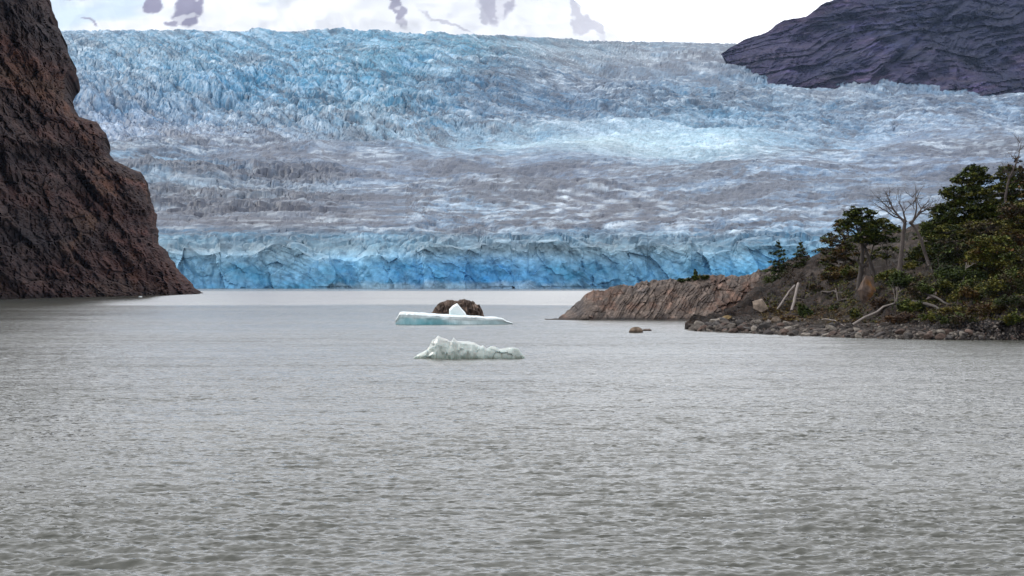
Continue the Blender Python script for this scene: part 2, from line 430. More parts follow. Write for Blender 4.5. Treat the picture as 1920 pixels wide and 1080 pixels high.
    Df = Df + (z1 - 0.5) * 9 + zx * (z2 - 0.5) * 18 + 2.6 * ridged((xf + .25 * hf) / 11, hf / 60, 0, seed=88, octv=3) + 1.2 * fbm(xf / 3.0, hf / 4.0, seed=89, octv=3)
    Df = Df - 3.2 * b1 - 2.0 * b2 - 2.0 * ((s1 - 0.5) * 0.8 + gx * (s2 - 0.5) * 2 + gy * (s3 - 0.3) * 1.6) + 4 * cav
    # undercut notch at the water
    Df = Df + 2.0 * np.exp(-((hf - 0.5) / 0.8) ** 2) * sstep(-0.2, 0.5, fbm(xf / 40, 5, seed=98))
    # join rows between face top and first top row
    nj = 22
    s = np.linspace(0, 1, nj + 2)[1:-1][:, None]
    ker = np.ones(31) / 31; sm = lambda a_: np.convolve(np.pad(a_, 15, mode='edge'), ker, 'valid')
    Ds, hs = sm(Df[-1]), sm(hf[-1])
    Dj = Ds[None] * (1 - s) + sm(D[0])[None] * s + (Df[-1] - Ds)[None] * (1 - s) ** 9 + (D[0] - sm(D[0]))[None] * s ** 3
    hj = hs[None] + (sm(hh[0]) - hs)[None] * s + (hf[-1] - hs)[None] * (1 - s) ** 3 + (hh[0] - sm(hh[0]))[None] * s ** 3
    xj = X(np.broadcast_to(px, Dj.shape), Dj)
    j1, j2, u1, u2, u3, jx, jy = worley(xj / 17 + 0.5 * fbm(xj / 20, Dj / 20, seed=103), Dj / 9, seed=101)
    hj = hj + np.sin(s * math.pi) ** .6 * 4.2 * ((u1 - 0.5) + jx * (u2 - 0.5) * 2.2 + jy * (u3 - 0.4) * 2 - 0.7 * (1 - sstep(0, 0.2, j2 - j1)) + 0.3 * fbm(xj / 4, Dj / 4, seed=105))
    Dall = np.vstack([Df, Dj, D]); hall = np.vstack([hf, hj, hh])
    pall = np.broadcast_to(px, Dall.shape)
    xall = X(pall, Dall)
    V = np.stack([xall, Dall, hall], -1)
    # ---- colour of the ice, with a sunlit patch painted into it
    pyv = HY - (np.vstack([hf, hj, h]) - EYE) / Dall * F
    wob = 10 * fbm(xall / 90, Dall / 60, seed=111, octv=3)
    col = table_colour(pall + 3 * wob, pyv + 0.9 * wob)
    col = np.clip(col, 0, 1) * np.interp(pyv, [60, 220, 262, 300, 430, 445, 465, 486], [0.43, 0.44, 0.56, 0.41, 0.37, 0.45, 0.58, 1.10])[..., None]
    nrm = np.gradient(hall, axis=0) / (np.abs(np.gradient(Dall, axis=0)) + 0.6)
    steep = sstep(0.35, 1.6, np.abs(nrm))
    ntop = nfr + nj
    n1 = fbm(xall / 45, Dall / 30, hall / 30, seed=121, octv=4); n2 = fbm(xall / 16, Dall / 10, hall / 10, seed=131, octv=4)
    n3 = fbm(xall / 150, Dall / 110, seed=141, octv=3)
    col = col * np.array([0.82, 1.0, 1.06])
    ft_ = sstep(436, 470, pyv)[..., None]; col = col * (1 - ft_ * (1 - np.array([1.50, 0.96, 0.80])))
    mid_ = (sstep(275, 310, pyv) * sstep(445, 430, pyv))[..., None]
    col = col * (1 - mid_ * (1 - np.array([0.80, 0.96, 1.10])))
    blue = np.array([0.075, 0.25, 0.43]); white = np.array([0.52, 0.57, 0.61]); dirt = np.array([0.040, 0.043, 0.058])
    zone_b = np.interp(pyv, [60, 230, 300, 430, 450, 540], [0.42, 0.34, 0.10, 0.08, 0.15, 0.12]) * (1 - 0.45 * sstep(900, 1100, pall) * sstep(440, 400, pyv))
    wb = np.clip(sstep(0.12, 0.5, n1 + 0.25 * n2) * 0.9 + 0.35 * steep, 0, 1) * zone_b
    col = col * (1 - wb[..., None]) + blue * wb[..., None]
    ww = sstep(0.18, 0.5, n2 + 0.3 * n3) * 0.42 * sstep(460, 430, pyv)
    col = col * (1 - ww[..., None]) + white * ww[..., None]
    # dirt gathers on the flatter ice, in bands carried by the flow
    ph = (Dall - 0.0012 * (xall - 60) ** 2) / 46 + 2.0 * fbm(xall / 120, Dall / 120, seed=151, octv=3)
    band = sstep(0.1, 0.9, np.sin(ph * 1.6)) * sstep(430, 400, pyv) * sstep(290, 330, pyv)
    wd = np.clip(sstep(0.08, 0.42, -n2 * 0.9 + 0.5 * n3 + 0.1) * 0.55 * (1 - steep) + 0.32 * band, 0, 0.8)
    ogr = np.hypot((xall + 30 + 10 * n3) / 150, (Dall - 1600 + 40 * n3) / 260)
    og = np.sin(ogr * 34 + 2.2 * n1) * sstep(1.5, 1.0, ogr) * sstep(-60, 20, xall) * sstep(325, 345, pyv) * sstep(438, 425, pyv)
    lane = np.exp(-((pyv - (299 + (pall - 200) * 0.022 + 5 * n3)) / 8.0) ** 2) * sstep(200, 300, pall) * sstep(1500, 1200, pall)
    blk_ = sstep(200, 260, pall) * sstep(700, 560, pall) * sstep(310, 330, pyv) * sstep(440, 425, pyv)
    wd = np.clip(wd + 0.60 * np.clip(og, 0, 1) + 0.45 * lane + 0.30 * blk_ * sstep(-0.1, 0.4, n2), 0, 0.85)
    lw = 0.50 * np.clip(-og, 0, 1); col = col * (1 - lw[..., None]) + white * lw[..., None]
    ff = lambda sd, o: (lambda u, v: fbm(u, v, seed=sd, octv=o))
    st1 = flow_field(ff(191, 4), pall, pyv, 5.5, 55); st2 = flow_field(ff(193, 3), pall, pyv, 2.6, 16); st3 = flow_field(ff(195, 3), pall, pyv, 15, 130)
    st4 = flow_field(ff(197, 3), pall, pyv, 10.5, 170)
    wd = np.clip(wd + 0.50 * sstep(0.12, 0.30, st4) * sstep(200, 330, pyv) + 0.55 * sstep(0.10, 0.42, st1) + 0.65 * sstep(0.25, 0.5, st2) + 0.25 * sstep(0, .5, st3), 0, 0.9)
    lw = np.clip(0.30 * sstep(0.12, 0.3, -st4) + 0.50 * sstep(0.12, 0.45, -st1) + 0.35 * sstep(0.2, 0.5, -st2), 0, 0.7) * sstep(470, 440, pyv)
    col = col * (1 - lw[..., None]) + (0.45 * white + 0.9 * col) * lw[..., None]
    wd = wd * np.interp(pyv, [60, 200, 300, 430, 445, 470], [0.62, 0.68, 0.85, 1, 0.55, 0.10])
    wd = wd * (1 - 0.7 * sstep(900, 1050, pall) * sstep(1500, 1350, pall) * sstep(215, 240, pyv) * sstep(310, 290, pyv))  # dirt thinned inside the painted sunlit patch
    col = col * (1 - wd[..., None]) + dirt * wd[..., None]
    # deep blue layered ice in the calved face, with dark debris laminae
    face = np.zeros(Dall.shape); face[:nfr] = 1; face[nfr:ntop] = np.linspace(1, 0, nj)[:, None]
    db = sstep(0.15, 0.65, fbm(xall / 30, hall / 13, seed=161, octv=4) + 0.35 * np.exp(-((pall - 830) / 170) ** 2) + 0.2 * np.exp(-((pall - 370) / 60) ** 2) + 0.15 * sstep(1300, 1500, pall)) * face * sstep(26, 10, hall)
    col = col * (1 - 0.5 * db[..., None]) + np.array([0.050, 0.24, 0.40]) * 0.5 * db[..., None]
    lam = sstep(0.55, 0.95, np.sin((hall + 0.42 * xall + 2.5 * fbm(xall / 25, hall / 15, seed=171)) * 1.9)) * sstep(0.0, 0.4, fbm(xall / 50, hall / 25, seed=173)) * face
    col = col * (1 - 0.30 * lam[..., None])
    rub = face * sstep(5.5, 1.5, hall + 2.5 * fbm(xall / 9, hall / 5, seed=181)) * sstep(560, 640, pall) * sstep(1180, 1000, pall)
    col = col * (1 - 0.55 * rub[..., None]) + np.array([0.40, 0.48, 0.52]) * 0.55 * rub[..., None]
    lum = col.mean(-1, keepdims=True); col = lum + (col - lum) * 1.28
    col = np.clip(col, 0.01, 0.80)
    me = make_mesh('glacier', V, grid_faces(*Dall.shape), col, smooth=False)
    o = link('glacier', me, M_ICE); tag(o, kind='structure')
    return o
build_glacier()

# ---------------------------------------------------------------- lake
def build_water():
    py = np.concatenate([np.array([1500, 1330, 1200]), np.linspace(1105, 700, 330), np.linspace(699, 560, 90), np.linspace(559, 537, 22)])
    D = waterD(py)
    D = np.concatenate([[6.0], D, [2200.0]])
    px = np.concatenate([np.linspace(-3000, -40, 60)[:-1], np.linspace(-40, 1960, 660), np.linspace(1960, 5000, 60)[1:]])
    DD = np.broadcast_to(D[:, None], (len(D), len(px))).copy(); PX = np.broadcast_to(px, DD.shape)
    x = X(PX, DD)
    r = np.random.default_rng(3)
    z = np.zeros_like(x)
    gust = 0.75 + 0.5 * fbm(x / 9, DD / 22, seed=201, octv=3)
    x2 = x + 0.5 * fbm(x / 3, DD / 3, seed=203, octv=2); y2 = DD + 0.5 * fbm(x / 3 + 9, DD / 3, seed=204, octv=2)
    for i in range(64):
        lam = 0.22 * (2.0 / 0.22) ** (r.random() ** 1.5)
        ang = r.normal(0, 0.5) + 0.10
        kx, ky = math.sin(ang) * 2 * math.pi / lam, math.cos(ang) * 2 * math.pi / lam
        a = 0.0060 * lam ** 0.55
        res = lam / (2.4 * (DD / F) * DD / EYE)             # fade waves the grid cannot carry
        ph = kx * x2 + ky * y2 + r.random() * 6.28
        s = np.sin(ph)
        z += a * (s - 0.35 * np.cos(2 * ph)) * sstep(0.5, 1.3, res * 1.9) * gust
    V = np.stack([x, DD, z], -1)
    me = make_mesh('lake', V, grid_faces(*DD.shape), None, smooth=True)
    tag(link('lake', me, M_WATER), kind='structure')
    # lake floor / surrounding ground, far below, out to the horizon
    s = 9000.0
    me = make_mesh('ground', [(-s, -2000, -8), (s, -2000, -8), (s, 14000, -8), (-s, 14000, -8)], [[0, 1, 2, 3]], np.array([[0.2, 0.19, 0.17]] * 4))
    tag(link('ground', me, M_BANK), kind='structure')
build_water()

# ---------------------------------------------------------------- left cliff
def build_cliff():
    sy = [-260, -200, -120, -60, 0, 12, 42, 55, 80, 110, 130, 155, 190, 210, 218, 228, 250, 280, 300, 308, 325, 345, 380, 425, 455, 475, 500, 520, 540, 549, 556, 575]
    sx = [-60, -10, 40, 70, 84, 89, 93, 110, 118, 132, 135, 126, 129, 141, 147, 180, 195, 198, 214, 231, 262, 271, 279, 286, 292, 309, 326, 346, 364, 380, 388, 394]
    py = np.concatenate([np.linspace(-260, -20, 40)[:-1], np.linspace(-20, 575, 400)])
    edge = np.interp(py, sy, sx) + 3.0 * fbm(py / 12, 3.3, seed=301, octv=5) + 2.0 * (_hash(np.floor(py / 9 + 2 * fbm(py / 20, 1, seed=303)).astype(np.int64), 0 * py.astype(np.int64), 0 * py.astype(np.int64), 305) - 0.5)
    u = np.concatenate([np.linspace(0, 1, 250) ** 0.92])                          # 0 far left .. 1 nose
    PX = -420 + (edge[:, None] + 420) * u[None]
    PY = np.broadcast_to(py[:, None], PX.shape)
    base = np.where(PX > 0, 575 + PX * 0.55, 575 + PX * 0.22)
    hgt = np.maximum((556 - PY), -20) * 0.17
    D = base + hgt * 0.42
    t = np.clip(1 - (edge[:, None] - PX) / 55.0, 0, 1)
    D = D + 45 * (1 - np.sqrt(np.maximum(1 - t ** 2, 0)))
    x = X(PX, D); h = H(PY, D)
    # tilted strata coordinate
    a = math.radians(38)
    s1 = (x + .35 * (D - 600)) * math.cos(a) - h * math.sin(a); s2 = (x + .35 * (D - 600)) * math.sin(a) + h * math.cos(a)
    up = sstep(300, 180, PY)
    xx_ = x + 0.0; x = x + 0.35 * (D - 600)
    n = 11.0 * fbm(x / 42, h / 36, D / 90, seed=311, octv=3)
    n += 7.0 * ridged(s1 / 30, s2 / 12, 0, seed=321, octv=3) * (1 - 0.5 * up)
    n += 2.6 * ridged(s1 / 11, s2 / 3.6, 0, seed=331, octv=3) * (1 - 0.6 * up)
    n += 3.0 * ridged(x / 6, h / 22, 0, seed=341, octv=3) * up
    f1, f2, q1, q2, q3, ox, oy = worley((s1 + 2 * fbm(x / 9, h / 9, seed=343)) / 9, s2 / 5, seed=345)
    n += 4.6 * ((q1 - 0.5) + ox * (q2 - 0.5) * 1.4 + oy * (q3 - 0.1) * 1.4) - 2.6 * (1 - sstep(0, 0.10, f2 - f1))
    f1, f2, q1, q2, q3, ox, oy = worley((x + 0.4 * D + fbm(x / 4, h / 4, seed=347)) / 3.1, h / 2.6, seed=348)
    n += 2.0 * ((q1 - 0.5) + ox * (q2 - 0.5) * 1.6 + oy * (q3 - 0.1) * 1.6) - 1.2 * (1 - sstep(0, 0.12, f2 - f1))
    n += 2.4 * (np.floor(s2 / 4.2 + 1.2 * fbm(x / 14, h / 14, seed=349)) % 2) * sstep(-.2, .3, fbm(x / 25, h / 20, seed=350))
    n += 5.0 * (_hash(np.floor((h + 4 * fbm(x / 20, D / 40, seed=356)) / 8.5).astype(np.int64), np.floor(s1 / 34).astype(np.int64), np.zeros(h.shape, np.int64), 355) - 0.5)
    n += 0.5 * fbm((x + .5 * D) / 1.4, h / 1.4, seed=351, octv=3)
    n += 2.6 * ridged((x + 0.6 * D) / 18, (h - 0.5 * x) / 14, 0, seed=352, octv=4)
    # the slabby step above the water and the overhang ledge
    n += 6 * sstep(300, 270, PY) * sstep(225, 262, PY) - 5 * sstep(262, 300, PY) * sstep(340, 300, PY)
    keep = 1 - sstep(0.75, 1.0, t) * 0.5
    D2 = D - n * keep
    x = X(PX, D2) + sstep(0.3, 1.0, t) * 0.12 * (n - 4); h = H(PY, D2) + 0.35 * fbm(x / 2.0, PY / 9, seed=353, octv=3)
    V = np.stack([x, D2, h], -1)
    # back side, turning away behind the nose
    nb = 8
    e = V[:, -1]
    bk = []
    for i in range(1, nb + 1):
        q = i / nb
        jit = 6 * fbm(e[:, 2] / 9, i * 1.7, seed=361)
        bk.append(np.stack([e[:, 0] - 16 * q - 60 * q * q + jit * q, e[:, 1] + 20 * q + 150 * q + jit, e[:, 2] * (1 - 0.12 * q)], -1))
    V = np.concatenate([V, np.stack(bk, 1)], 1)
    # colour
    xx, hh = V[..., 0], V[..., 2]
    s1 = xx * math.cos(a) - hh * math.sin(a); s2 = xx * math.sin(a) + hh * math.cos(a)
    m1 = fbm(s1 / 22, s2 / 9, seed=371, octv=4); m2 = fbm(xx / 5, hh / 14, seed=381, octv=4); m3 = fbm(s1 / 6, s2 / 2.5, seed=391, octv=4)
    col = np.ones(xx.shape + (3,)) * np.array([1.0, 1.0, 1.02])
    red = sstep(0.0, 0.45, m1 + 0.3 * m3); col = col * (1 + red[..., None] * (np.array([1.3, 0.98, 0.90]) - 1))
    grey = sstep(0.0, 0.45, -m1 + 0.3 * m3); col = col * (1 + grey[..., None] * (np.array([0.62, 0.70, 0.82]) - 1))
    och = sstep(0.22, 0.5, m2) * sstep(-20, 30, hh); col = col * (1 + och[..., None] * (np.array([1.7, 1.55, 1.15]) - 1))
    wet = sstep(2.2, 0.4, hh + 0.8 * m3); col = col * (1 - 0.55 * wet[..., None])
    pale = sstep(0.38, 0.6, m3) * sstep(10, 30, hh) * 0.9; col = col * (1 + pale[..., None])
    me = make_mesh('cliff', V, grid_faces(V.shape[0], V.shape[1], True), col, smooth=False)
    tag(link('cliff', me, M_CLIFF), kind='structure')
build_cliff()

# ---------------------------------------------------------------- right mountain
def build_mountain():
    px = np.concatenate([np.linspace(1352, 1935, 400), np.linspace(1940, 4200, 90)])
    sk = np.interp(px, [1352, 1375, 1393, 1400, 1440, 1455, 1470, 1500, 1512, 1530, 1548, 1555, 1572, 1600, 1680, 1800, 2000, 2300, 4200],
                   [101, 86, 76, 73, 60, 46, 38, 33, 31, 17, 4, 3, -4, -22, -70, -130, -200, -250, -150])
    sk = sk + 1.6 * fbm(px / 9, 4.4, seed=401, octv=4)
    bt = np.interp(px, [1352, 1360, 1372, 1388, 1402, 2900], [103, 111, 127, 146, 185, 480])
    v = np.linspace(0, 1, 190)[:, None]
    PY = bt[None] * (1 - v) + sk[None] * v
    PX = np.broadcast_to(px, PY.shape)
    D = 4150 + np.maximum(150 - PY, -60) * 2.6 + 300 * sstep(1480, 1352, PX)
    x = X(PX, D); h = H(PY, D)
    a = math.radians(14)
    s1 = x * math.cos(a) + h * math.sin(a); s2 = -x * math.sin(a) + h * math.cos(a)
    wr = 60 * fbm(x / 220, h / 160, seed=403, octv=3)
    n = 150 * fbm(x / 260, h / 200, seed=411, octv=4) + 60 * ridged((x + 0.6 * h) / 160, h / 140, seed=413, octv=3)
    lay = (s2 + wr + 10 * fbm(x / 60, h / 60, seed=415, octv=3)) / 15.0
    thick = _hash(np.floor(lay).astype(np.int64), np.zeros(lay.shape, np.int64), np.zeros(lay.shape, np.int64), 417)
    n += (thick - 0.5) * 26 - 10 * (lay - np.floor(lay))
    n += 40 * ridged((x - .7 * h + wr) / 55, h / 150, seed=432, octv=4)
    f1, f2, q1, q2, q3, ox, oy = worley((s1 + wr) / 34, s2 / 17, seed=433)
    n += 22 * ((q1 - 0.5) + ox * (q2 - 0.5) * 1.5 + oy * (q3 - 0.2) * 1.5)
    f1, f2, q1, q2, q3, ox, oy = worley(s1 / 13 + .3 * wr, s2 / 7, seed=434)
    n += 10 * ((q1 - 0.5) + ox * (q2 - 0.5) * 1.5 + oy * (q3 - 0.2) * 1.5)
    gul = np.exp(-((PX - (1680 + (112 - PY) * 1.15)) / 7.0) ** 2)
    n -= 45 * gul
    keep = np.sin(np.clip(v, 0, 1) * math.pi) ** 0.3
    D2 = D - n * 0.8 * np.clip(keep, 0.25, 1)
    V = np.stack([X(PX, D2), D2, H(PY, D2)], -1)
    e = V[-1]; bk = []
    for i in range(1, 6):
        q = i / 5
        bk.append(np.stack([e[:, 0] * (1 + 0.7 * q), e[:, 1] + 900 * q, e[:, 2] - (e[:, 2] * 0.75) * q], -1))
    V = np.concatenate([V, np.stack(bk, 0)], 0)
    xx, hh = V[..., 0], V[..., 2]
    s2 = -xx * math.sin(a) + hh * math.cos(a); s1 = xx * math.cos(a) + hh * math.sin(a)
    m1 = fbm(s1 / 260, s2 / 40, seed=441, octv=4); m2 = fbm(xx / 120, hh / 90, seed=443, octv=4); m3 = fbm(s1 / 70, s2 / 12, seed=445, octv=4)
    col = np.ones(xx.shape + (3,))
    warm = sstep(0, 0.4, m1); col = col * (1 + warm[..., None] * (np.array([1.45, 1.15, 1.0]) - 1))
    dk = sstep(0.05, 0.4, m2); col = col * (1 + dk[..., None] * (np.array([0.55, 0.7, 0.75]) - 1))
    veg = sstep(0.0, 0.3, m2 + 0.4 * m3 + 0.35 * sstep(480, 620, hh) - 0.15) * sstep(700, 900, xx); col = col * (1 + veg[..., None] * (np.array([0.72, 0.86, 0.88]) - 1))
    lt = sstep(0.2, 0.45, m3) * sstep(-0.3, 0.2, m1); col = col * (1 + 1.2 * lt[..., None])
    dl = sstep(0.15, 0.4, -fbm(s1 / 55, s2 / 7, seed=447, octv=4)); col = col * (1 - 0.45 * dl[..., None])
    rows_ = PX.shape[0]
    pale = np.exp(-((PX - (1680 + (112 - PY) * 1.15 + 6 * fbm(PY / 12, 1, seed=448))) / 2.6) ** 2) * sstep(20, 40, PY) * sstep(125, 105, PY)
    fold = sstep(0.2, 0.6, np.sin((PY + 0.45 * PX + 5 * fbm(PX / 30, PY / 20, seed=449)) / 2.1)) * np.exp(-((PX - 1640) / 55.0) ** 2 - ((PY - 75) / 38.0) ** 2)
    col[:rows_] *= (1 + 1.3 * pale + 0.8 * fold)[..., None]
    me = make_mesh('mountain', V, grid_faces(V.shape[0], V.shape[1]), col, smooth=False)
    tag(link('mountain', me, M_MOUNT), kind='structure')
build_mountain()

# ---------------------------------------------------------------- snow slopes beyond the glacier
def build_snow():
    px = np.concatenate([np.linspace(-900, 60, 40)[:-1], np.linspace(60, 1210, 420)])
    sk = np.interp(px, [-900, 0, 500, 800, 950, 1080, 1150, 1210], [-260, -260, -240, -210, -120, 5, 60, 130]) + 8 * fbm(px / 60, 2.2, seed=501, octv=4)
    v = (np.linspace(0, 1, 170) ** 1.3)[:, None]
    PY = 90 * (1 - v) + sk[None] * v
    PX = np.broadcast_to(px, PY.shape)
    D = 9500 + (150 - PY) * 4.5
    x = X(PX, D); h = H(PY, D)
    D2 = D - 260 * fbm(x / 900, h / 700, seed=511, octv=4) - 40 * ridged(x / 260 + h / 400, h / 300, seed=513, octv=3)
    V = np.stack([X(PX, D2), D2, H(PY, D2)], -1)
    wx = PX + 17 * fbm(x / 110, h / 110, seed=521, octv=6, gain=.6); wy = PY + 15 * fbm(x / 110 + 50, h / 110, seed=523, octv=6, gain=.6)
    rock = np.zeros(PX.shape)
    for cx, cy, rx, ry, ang, st in [(288, 8, 15, 22, 0.5, 1), (352, 22, 26, 32, 0.5, 1), (330, 44, 22, 8, -0.2, 0.9), (745, 14, 10, 26, -0.35, .85), (756, 46, 10, 13, -0.4, .6),
                                (930, 0, 34, 42, 0, 0.7), (907, 26, 8, 20, -0.3, 0.6), (1076, 22, 12, 36, -0.15, 0.5), (1095, 46, 18, 16, 0.2, 0.5), (1120, 62, 8, 18, -0.4, 0.45),
                                (835, 42, 50, 3.0, 0.42, 0.5), (170, 44, 16, 2.5, 0.5, 0.8), (150, -8, 30, 8, 0, 0.6), (450, -30, 60, 24, 0.2, 0.8)]:
        dx = wx - cx; dy = wy - cy
        a = dx * math.cos(ang) + dy * math.sin(ang); b = -dx * math.sin(ang) + dy * math.cos(ang)
        rock = np.maximum(rock, st * sstep(1.15, 0.9, np.hypot(a / rx, b / ry)))
    up = sstep(-20, -80, PY) * sstep(0.1, 0.25, fbm(x / 300, h / 240, seed=531, octv=5)); rock = np.maximum(rock, up * 0.8)
    hol = sstep(0.15, 0.34, fbm(x / 60, h / 60, seed=533, octv=3)); rock = rock * (1 - 0.55 * hol)
    snow = np.array([0.66, 0.67, 0.685]); rk = np.array([0.20, 0.19, 0.26])
    sh = sstep(0, .5, fbm(x / 500, h / 200, seed=535, octv=4)) * 0.30  # soft blue-grey shading, painted into the snow colour
    col = snow * (1 - sh[..., None] * np.array([1, .6, .3])); col = col * (1 - rock[..., None]) + rk * rock[..., None]
    me = make_mesh('snow_mountain', V, grid_faces(*PY.shape), col, smooth=True)
    m = mat_tinted('snow_and_rock', 0.8, 0.01, 0.97, 1.03, 0)
    tag(link('snow_mountain', me, m), kind='structure')
build_snow()

# ---------------------------------------------------------------- headland and near bank
def profile_terrain(cols, npts, px, rows, name, mat, colour, relief, flip=False, smooth_px=0):
    """cols: {px: [(D, y), ...]} profile from the shore inland; relief(x, D, h, t, PX) adds height, returns (dD, dh)"""
    ks = sorted(cols); arr = np.array([cols[k] for k in ks], float)
    prD = np.stack([np.interp(px, ks, arr[:, i, 0]) for i in range(npts)], 1)
    prY = np.stack([np.interp(px, ks, arr[:, i, 1]) for i in range(npts)], 1)
    t = np.linspace(0, npts - 1, rows); k = np.minimum(t.astype(int), npts - 2); f = t - k; f = f * 0.6 + 0.4 * f * f * (3 - 2 * f)
    D = (prD[:, k] * (1 - f) + prD[:, k + 1] * f).T; PY = (prY[:, k] * (1 - f) + prY[:, k + 1] * f).T
    PX = np.broadcast_to(px, D.shape); T = np.broadcast_to(t[:, None], D.shape)
    x = X(PX, D); h = H(PY, D)
    dD, dh = relief(x, D, h, T, PX)
    D2 = D + dD; h2 = h + dh; x2 = x
    V = np.stack([x2, D2, h2], -1)
    me = make_mesh(name, V, grid_faces(*D.shape), colour(x2, D2, h2, T, PX, V), smooth=False)
    o = link(name, me, mat); tag(o, kind='structure')
    def ground(pxq, pyq):
        dd = np.array([np.interp(pxq, ks, arr[:, i, 0]) for i in range(npts)]); yy = np.array([np.interp(pxq, ks, arr[:, i, 1]) for i in range(npts)])
        for i in range(npts - 1):
            if yy[i] >= pyq >= yy[i + 1] and yy[i] > yy[i + 1]:
                return float(dd[i] + (dd[i + 1] - dd[i]) * (yy[i] - pyq) / (yy[i] - yy[i + 1]))
        return float(dd[np.argmin(np.abs(yy[:npts - 1] - pyq))])
    grids = (V, px)
    return o, ground, grids

def build_headland():
    sil = {1028: 599, 1050: 596, 1077: 574, 1100: 549, 1132: 545, 1155: 537, 1190: 535, 1205: 529, 1245: 525, 1270: 523, 1302: 520, 1330: 516, 1360: 519, 1390: 518, 1410: 512, 1445: 500, 1483: 497, 1540: 490, 1700: 480}
    cols = {}
    for p, y in sil.items():
        ds = np.interp(p, [1028, 1100, 1400, 1700], [286, 283, 280, 276])
        cols[p] = [(ds - 1, 602), (ds + 0.4, 598), (ds + 4, 598 - (598 - y) * 0.38), (ds + 8, 598 - (598 - y) * 0.78), (ds + 13, y), (ds + 24, y + 2), (ds + 34, 608)]
    px = np.linspace(1022, 1640, 560)
    ks_ = sorted(cols); fine_px = list(range(1028, 1640, 5)); rr_ = random.Random(4); base_ = {k: cols[k] for k in ks_}
    cols = {}
    for p in fine_px:
        pr_ = [(float(np.interp(p, ks_, [base_[k][i][0] for k in ks_])), float(np.interp(p, ks_, [base_[k][i][1] for k in ks_]))) for i in range(7)]
        j_ = rr_.gauss(0, 1.6) * min(1, (p - 1028) / 40)
        pr_[4] = (pr_[4][0], pr_[4][1] + j_); pr_[3] = (pr_[3][0], pr_[3][1] + j_ * .6); cols[p] = pr_
    def strata(x, h):
        a = math.radians(52)
        return x * math.sin(a) - h * math.cos(a)
    def relief(x, D, h, T, PX):
        s = strata(x, h) + 0.5 * fbm(x / 3, h / 3, seed=601, octv=3)
        q = s / 0.36 + 1.1 * vnoise(s / 1.1, 0.5, seed=602)
        ph = q - np.floor(q); ids = _hash(np.floor(q).astype(np.int64), np.zeros(q.shape, np.int64), np.zeros(q.shape, np.int64), 603)
        saw = (ids - 0.5) * 0.38 + 0.20 * ph - 0.12 * sstep(0.12, 0, ph)
        f1, f2, q1, q2, q3, ox, oy = worley(s / 0.9, (x * math.cos(math.radians(52)) + h * math.sin(math.radians(52))) / 1.5, seed=605)
        blk = 0.75 * ((q1 - 0.5) + ox * (q2 - 0.5) + oy * (q3 - 0.3)) - 0.22 * (1 - sstep(0, .1, f2 - f1))
        g1, g2, s1, s2_, s3, gx, gy = worley(x / 3.4 + 0.3 * fbm(x / 2, D / 2, seed=606), h / 2.4, seed=607)
        right = sstep(1300, 1400, PX)
        blk2 = 1.5 * ((s1 - 0.5) + gx * (s2_ - 0.5) + gy * (s3 - 0.2)) - 0.35 * (1 - sstep(0, .1, g2 - g1))
        big = 0.9 * fbm(x / 5, h / 5, seed=609, octv=3)
        w = sstep(0.3, 1.4, T)
        gm = 0.35 + 0.9 * sstep(-0.25, 0.3, fbm(x / 4.5, h / 3, seed=612, octv=3))
        dD = -(saw * gm * (1 - 0.6 * right) + blk + blk2 * (0.35 + 0.65 * right) + big) * w * 1.0
        dh = (0.35 * fbm(x / 1.1, D / 2, seed=611, octv=3) + 0.3 * blk) * sstep(2.5, 4, T)
        return dD, dh
    def colour(x, D, h, T, PX, V):
        s = strata(x, h) + 0.5 * fbm(x / 3, h / 3, seed=601, octv=3)
        ids = _hash(np.floor(s / 0.36 + 1.1 * vnoise(s / 1.1, 0.5, seed=602)).astype(np.int64), np.zeros(s.shape, np.int64), np.zeros(s.shape, np.int64), 613)
        m = fbm(x / 2.4, h / 2, seed=621, octv=4); m2 = fbm(x / 0.6, h / 0.9, seed=623, octv=3)
        c = np.ones(x.shape + (3,)) * (0.62 + 0.8 * ids)[..., None]
        red = sstep(0.12, 0.45, m); c = c * (1 + red[..., None] * (np.array([1.22, 0.98, 0.88]) - 1))
        gr = sstep(0.1, 0.4, -m); c = c * (1 + gr[..., None] * (np.array([0.72, 0.78, 0.86]) - 1))
        pale = sstep(0.35, 0.6, m2); c = c * (1 + 0.8 * pale[..., None])
        wet = sstep(0.55, 0.15, h); c = c * (1 - 0.75 * wet[..., None])
        return c
    return profile_terrain(cols, 7, px, 150, 'rocky_headland', M_HEAD, colour, relief)
_, head_D, _ = build_headland()

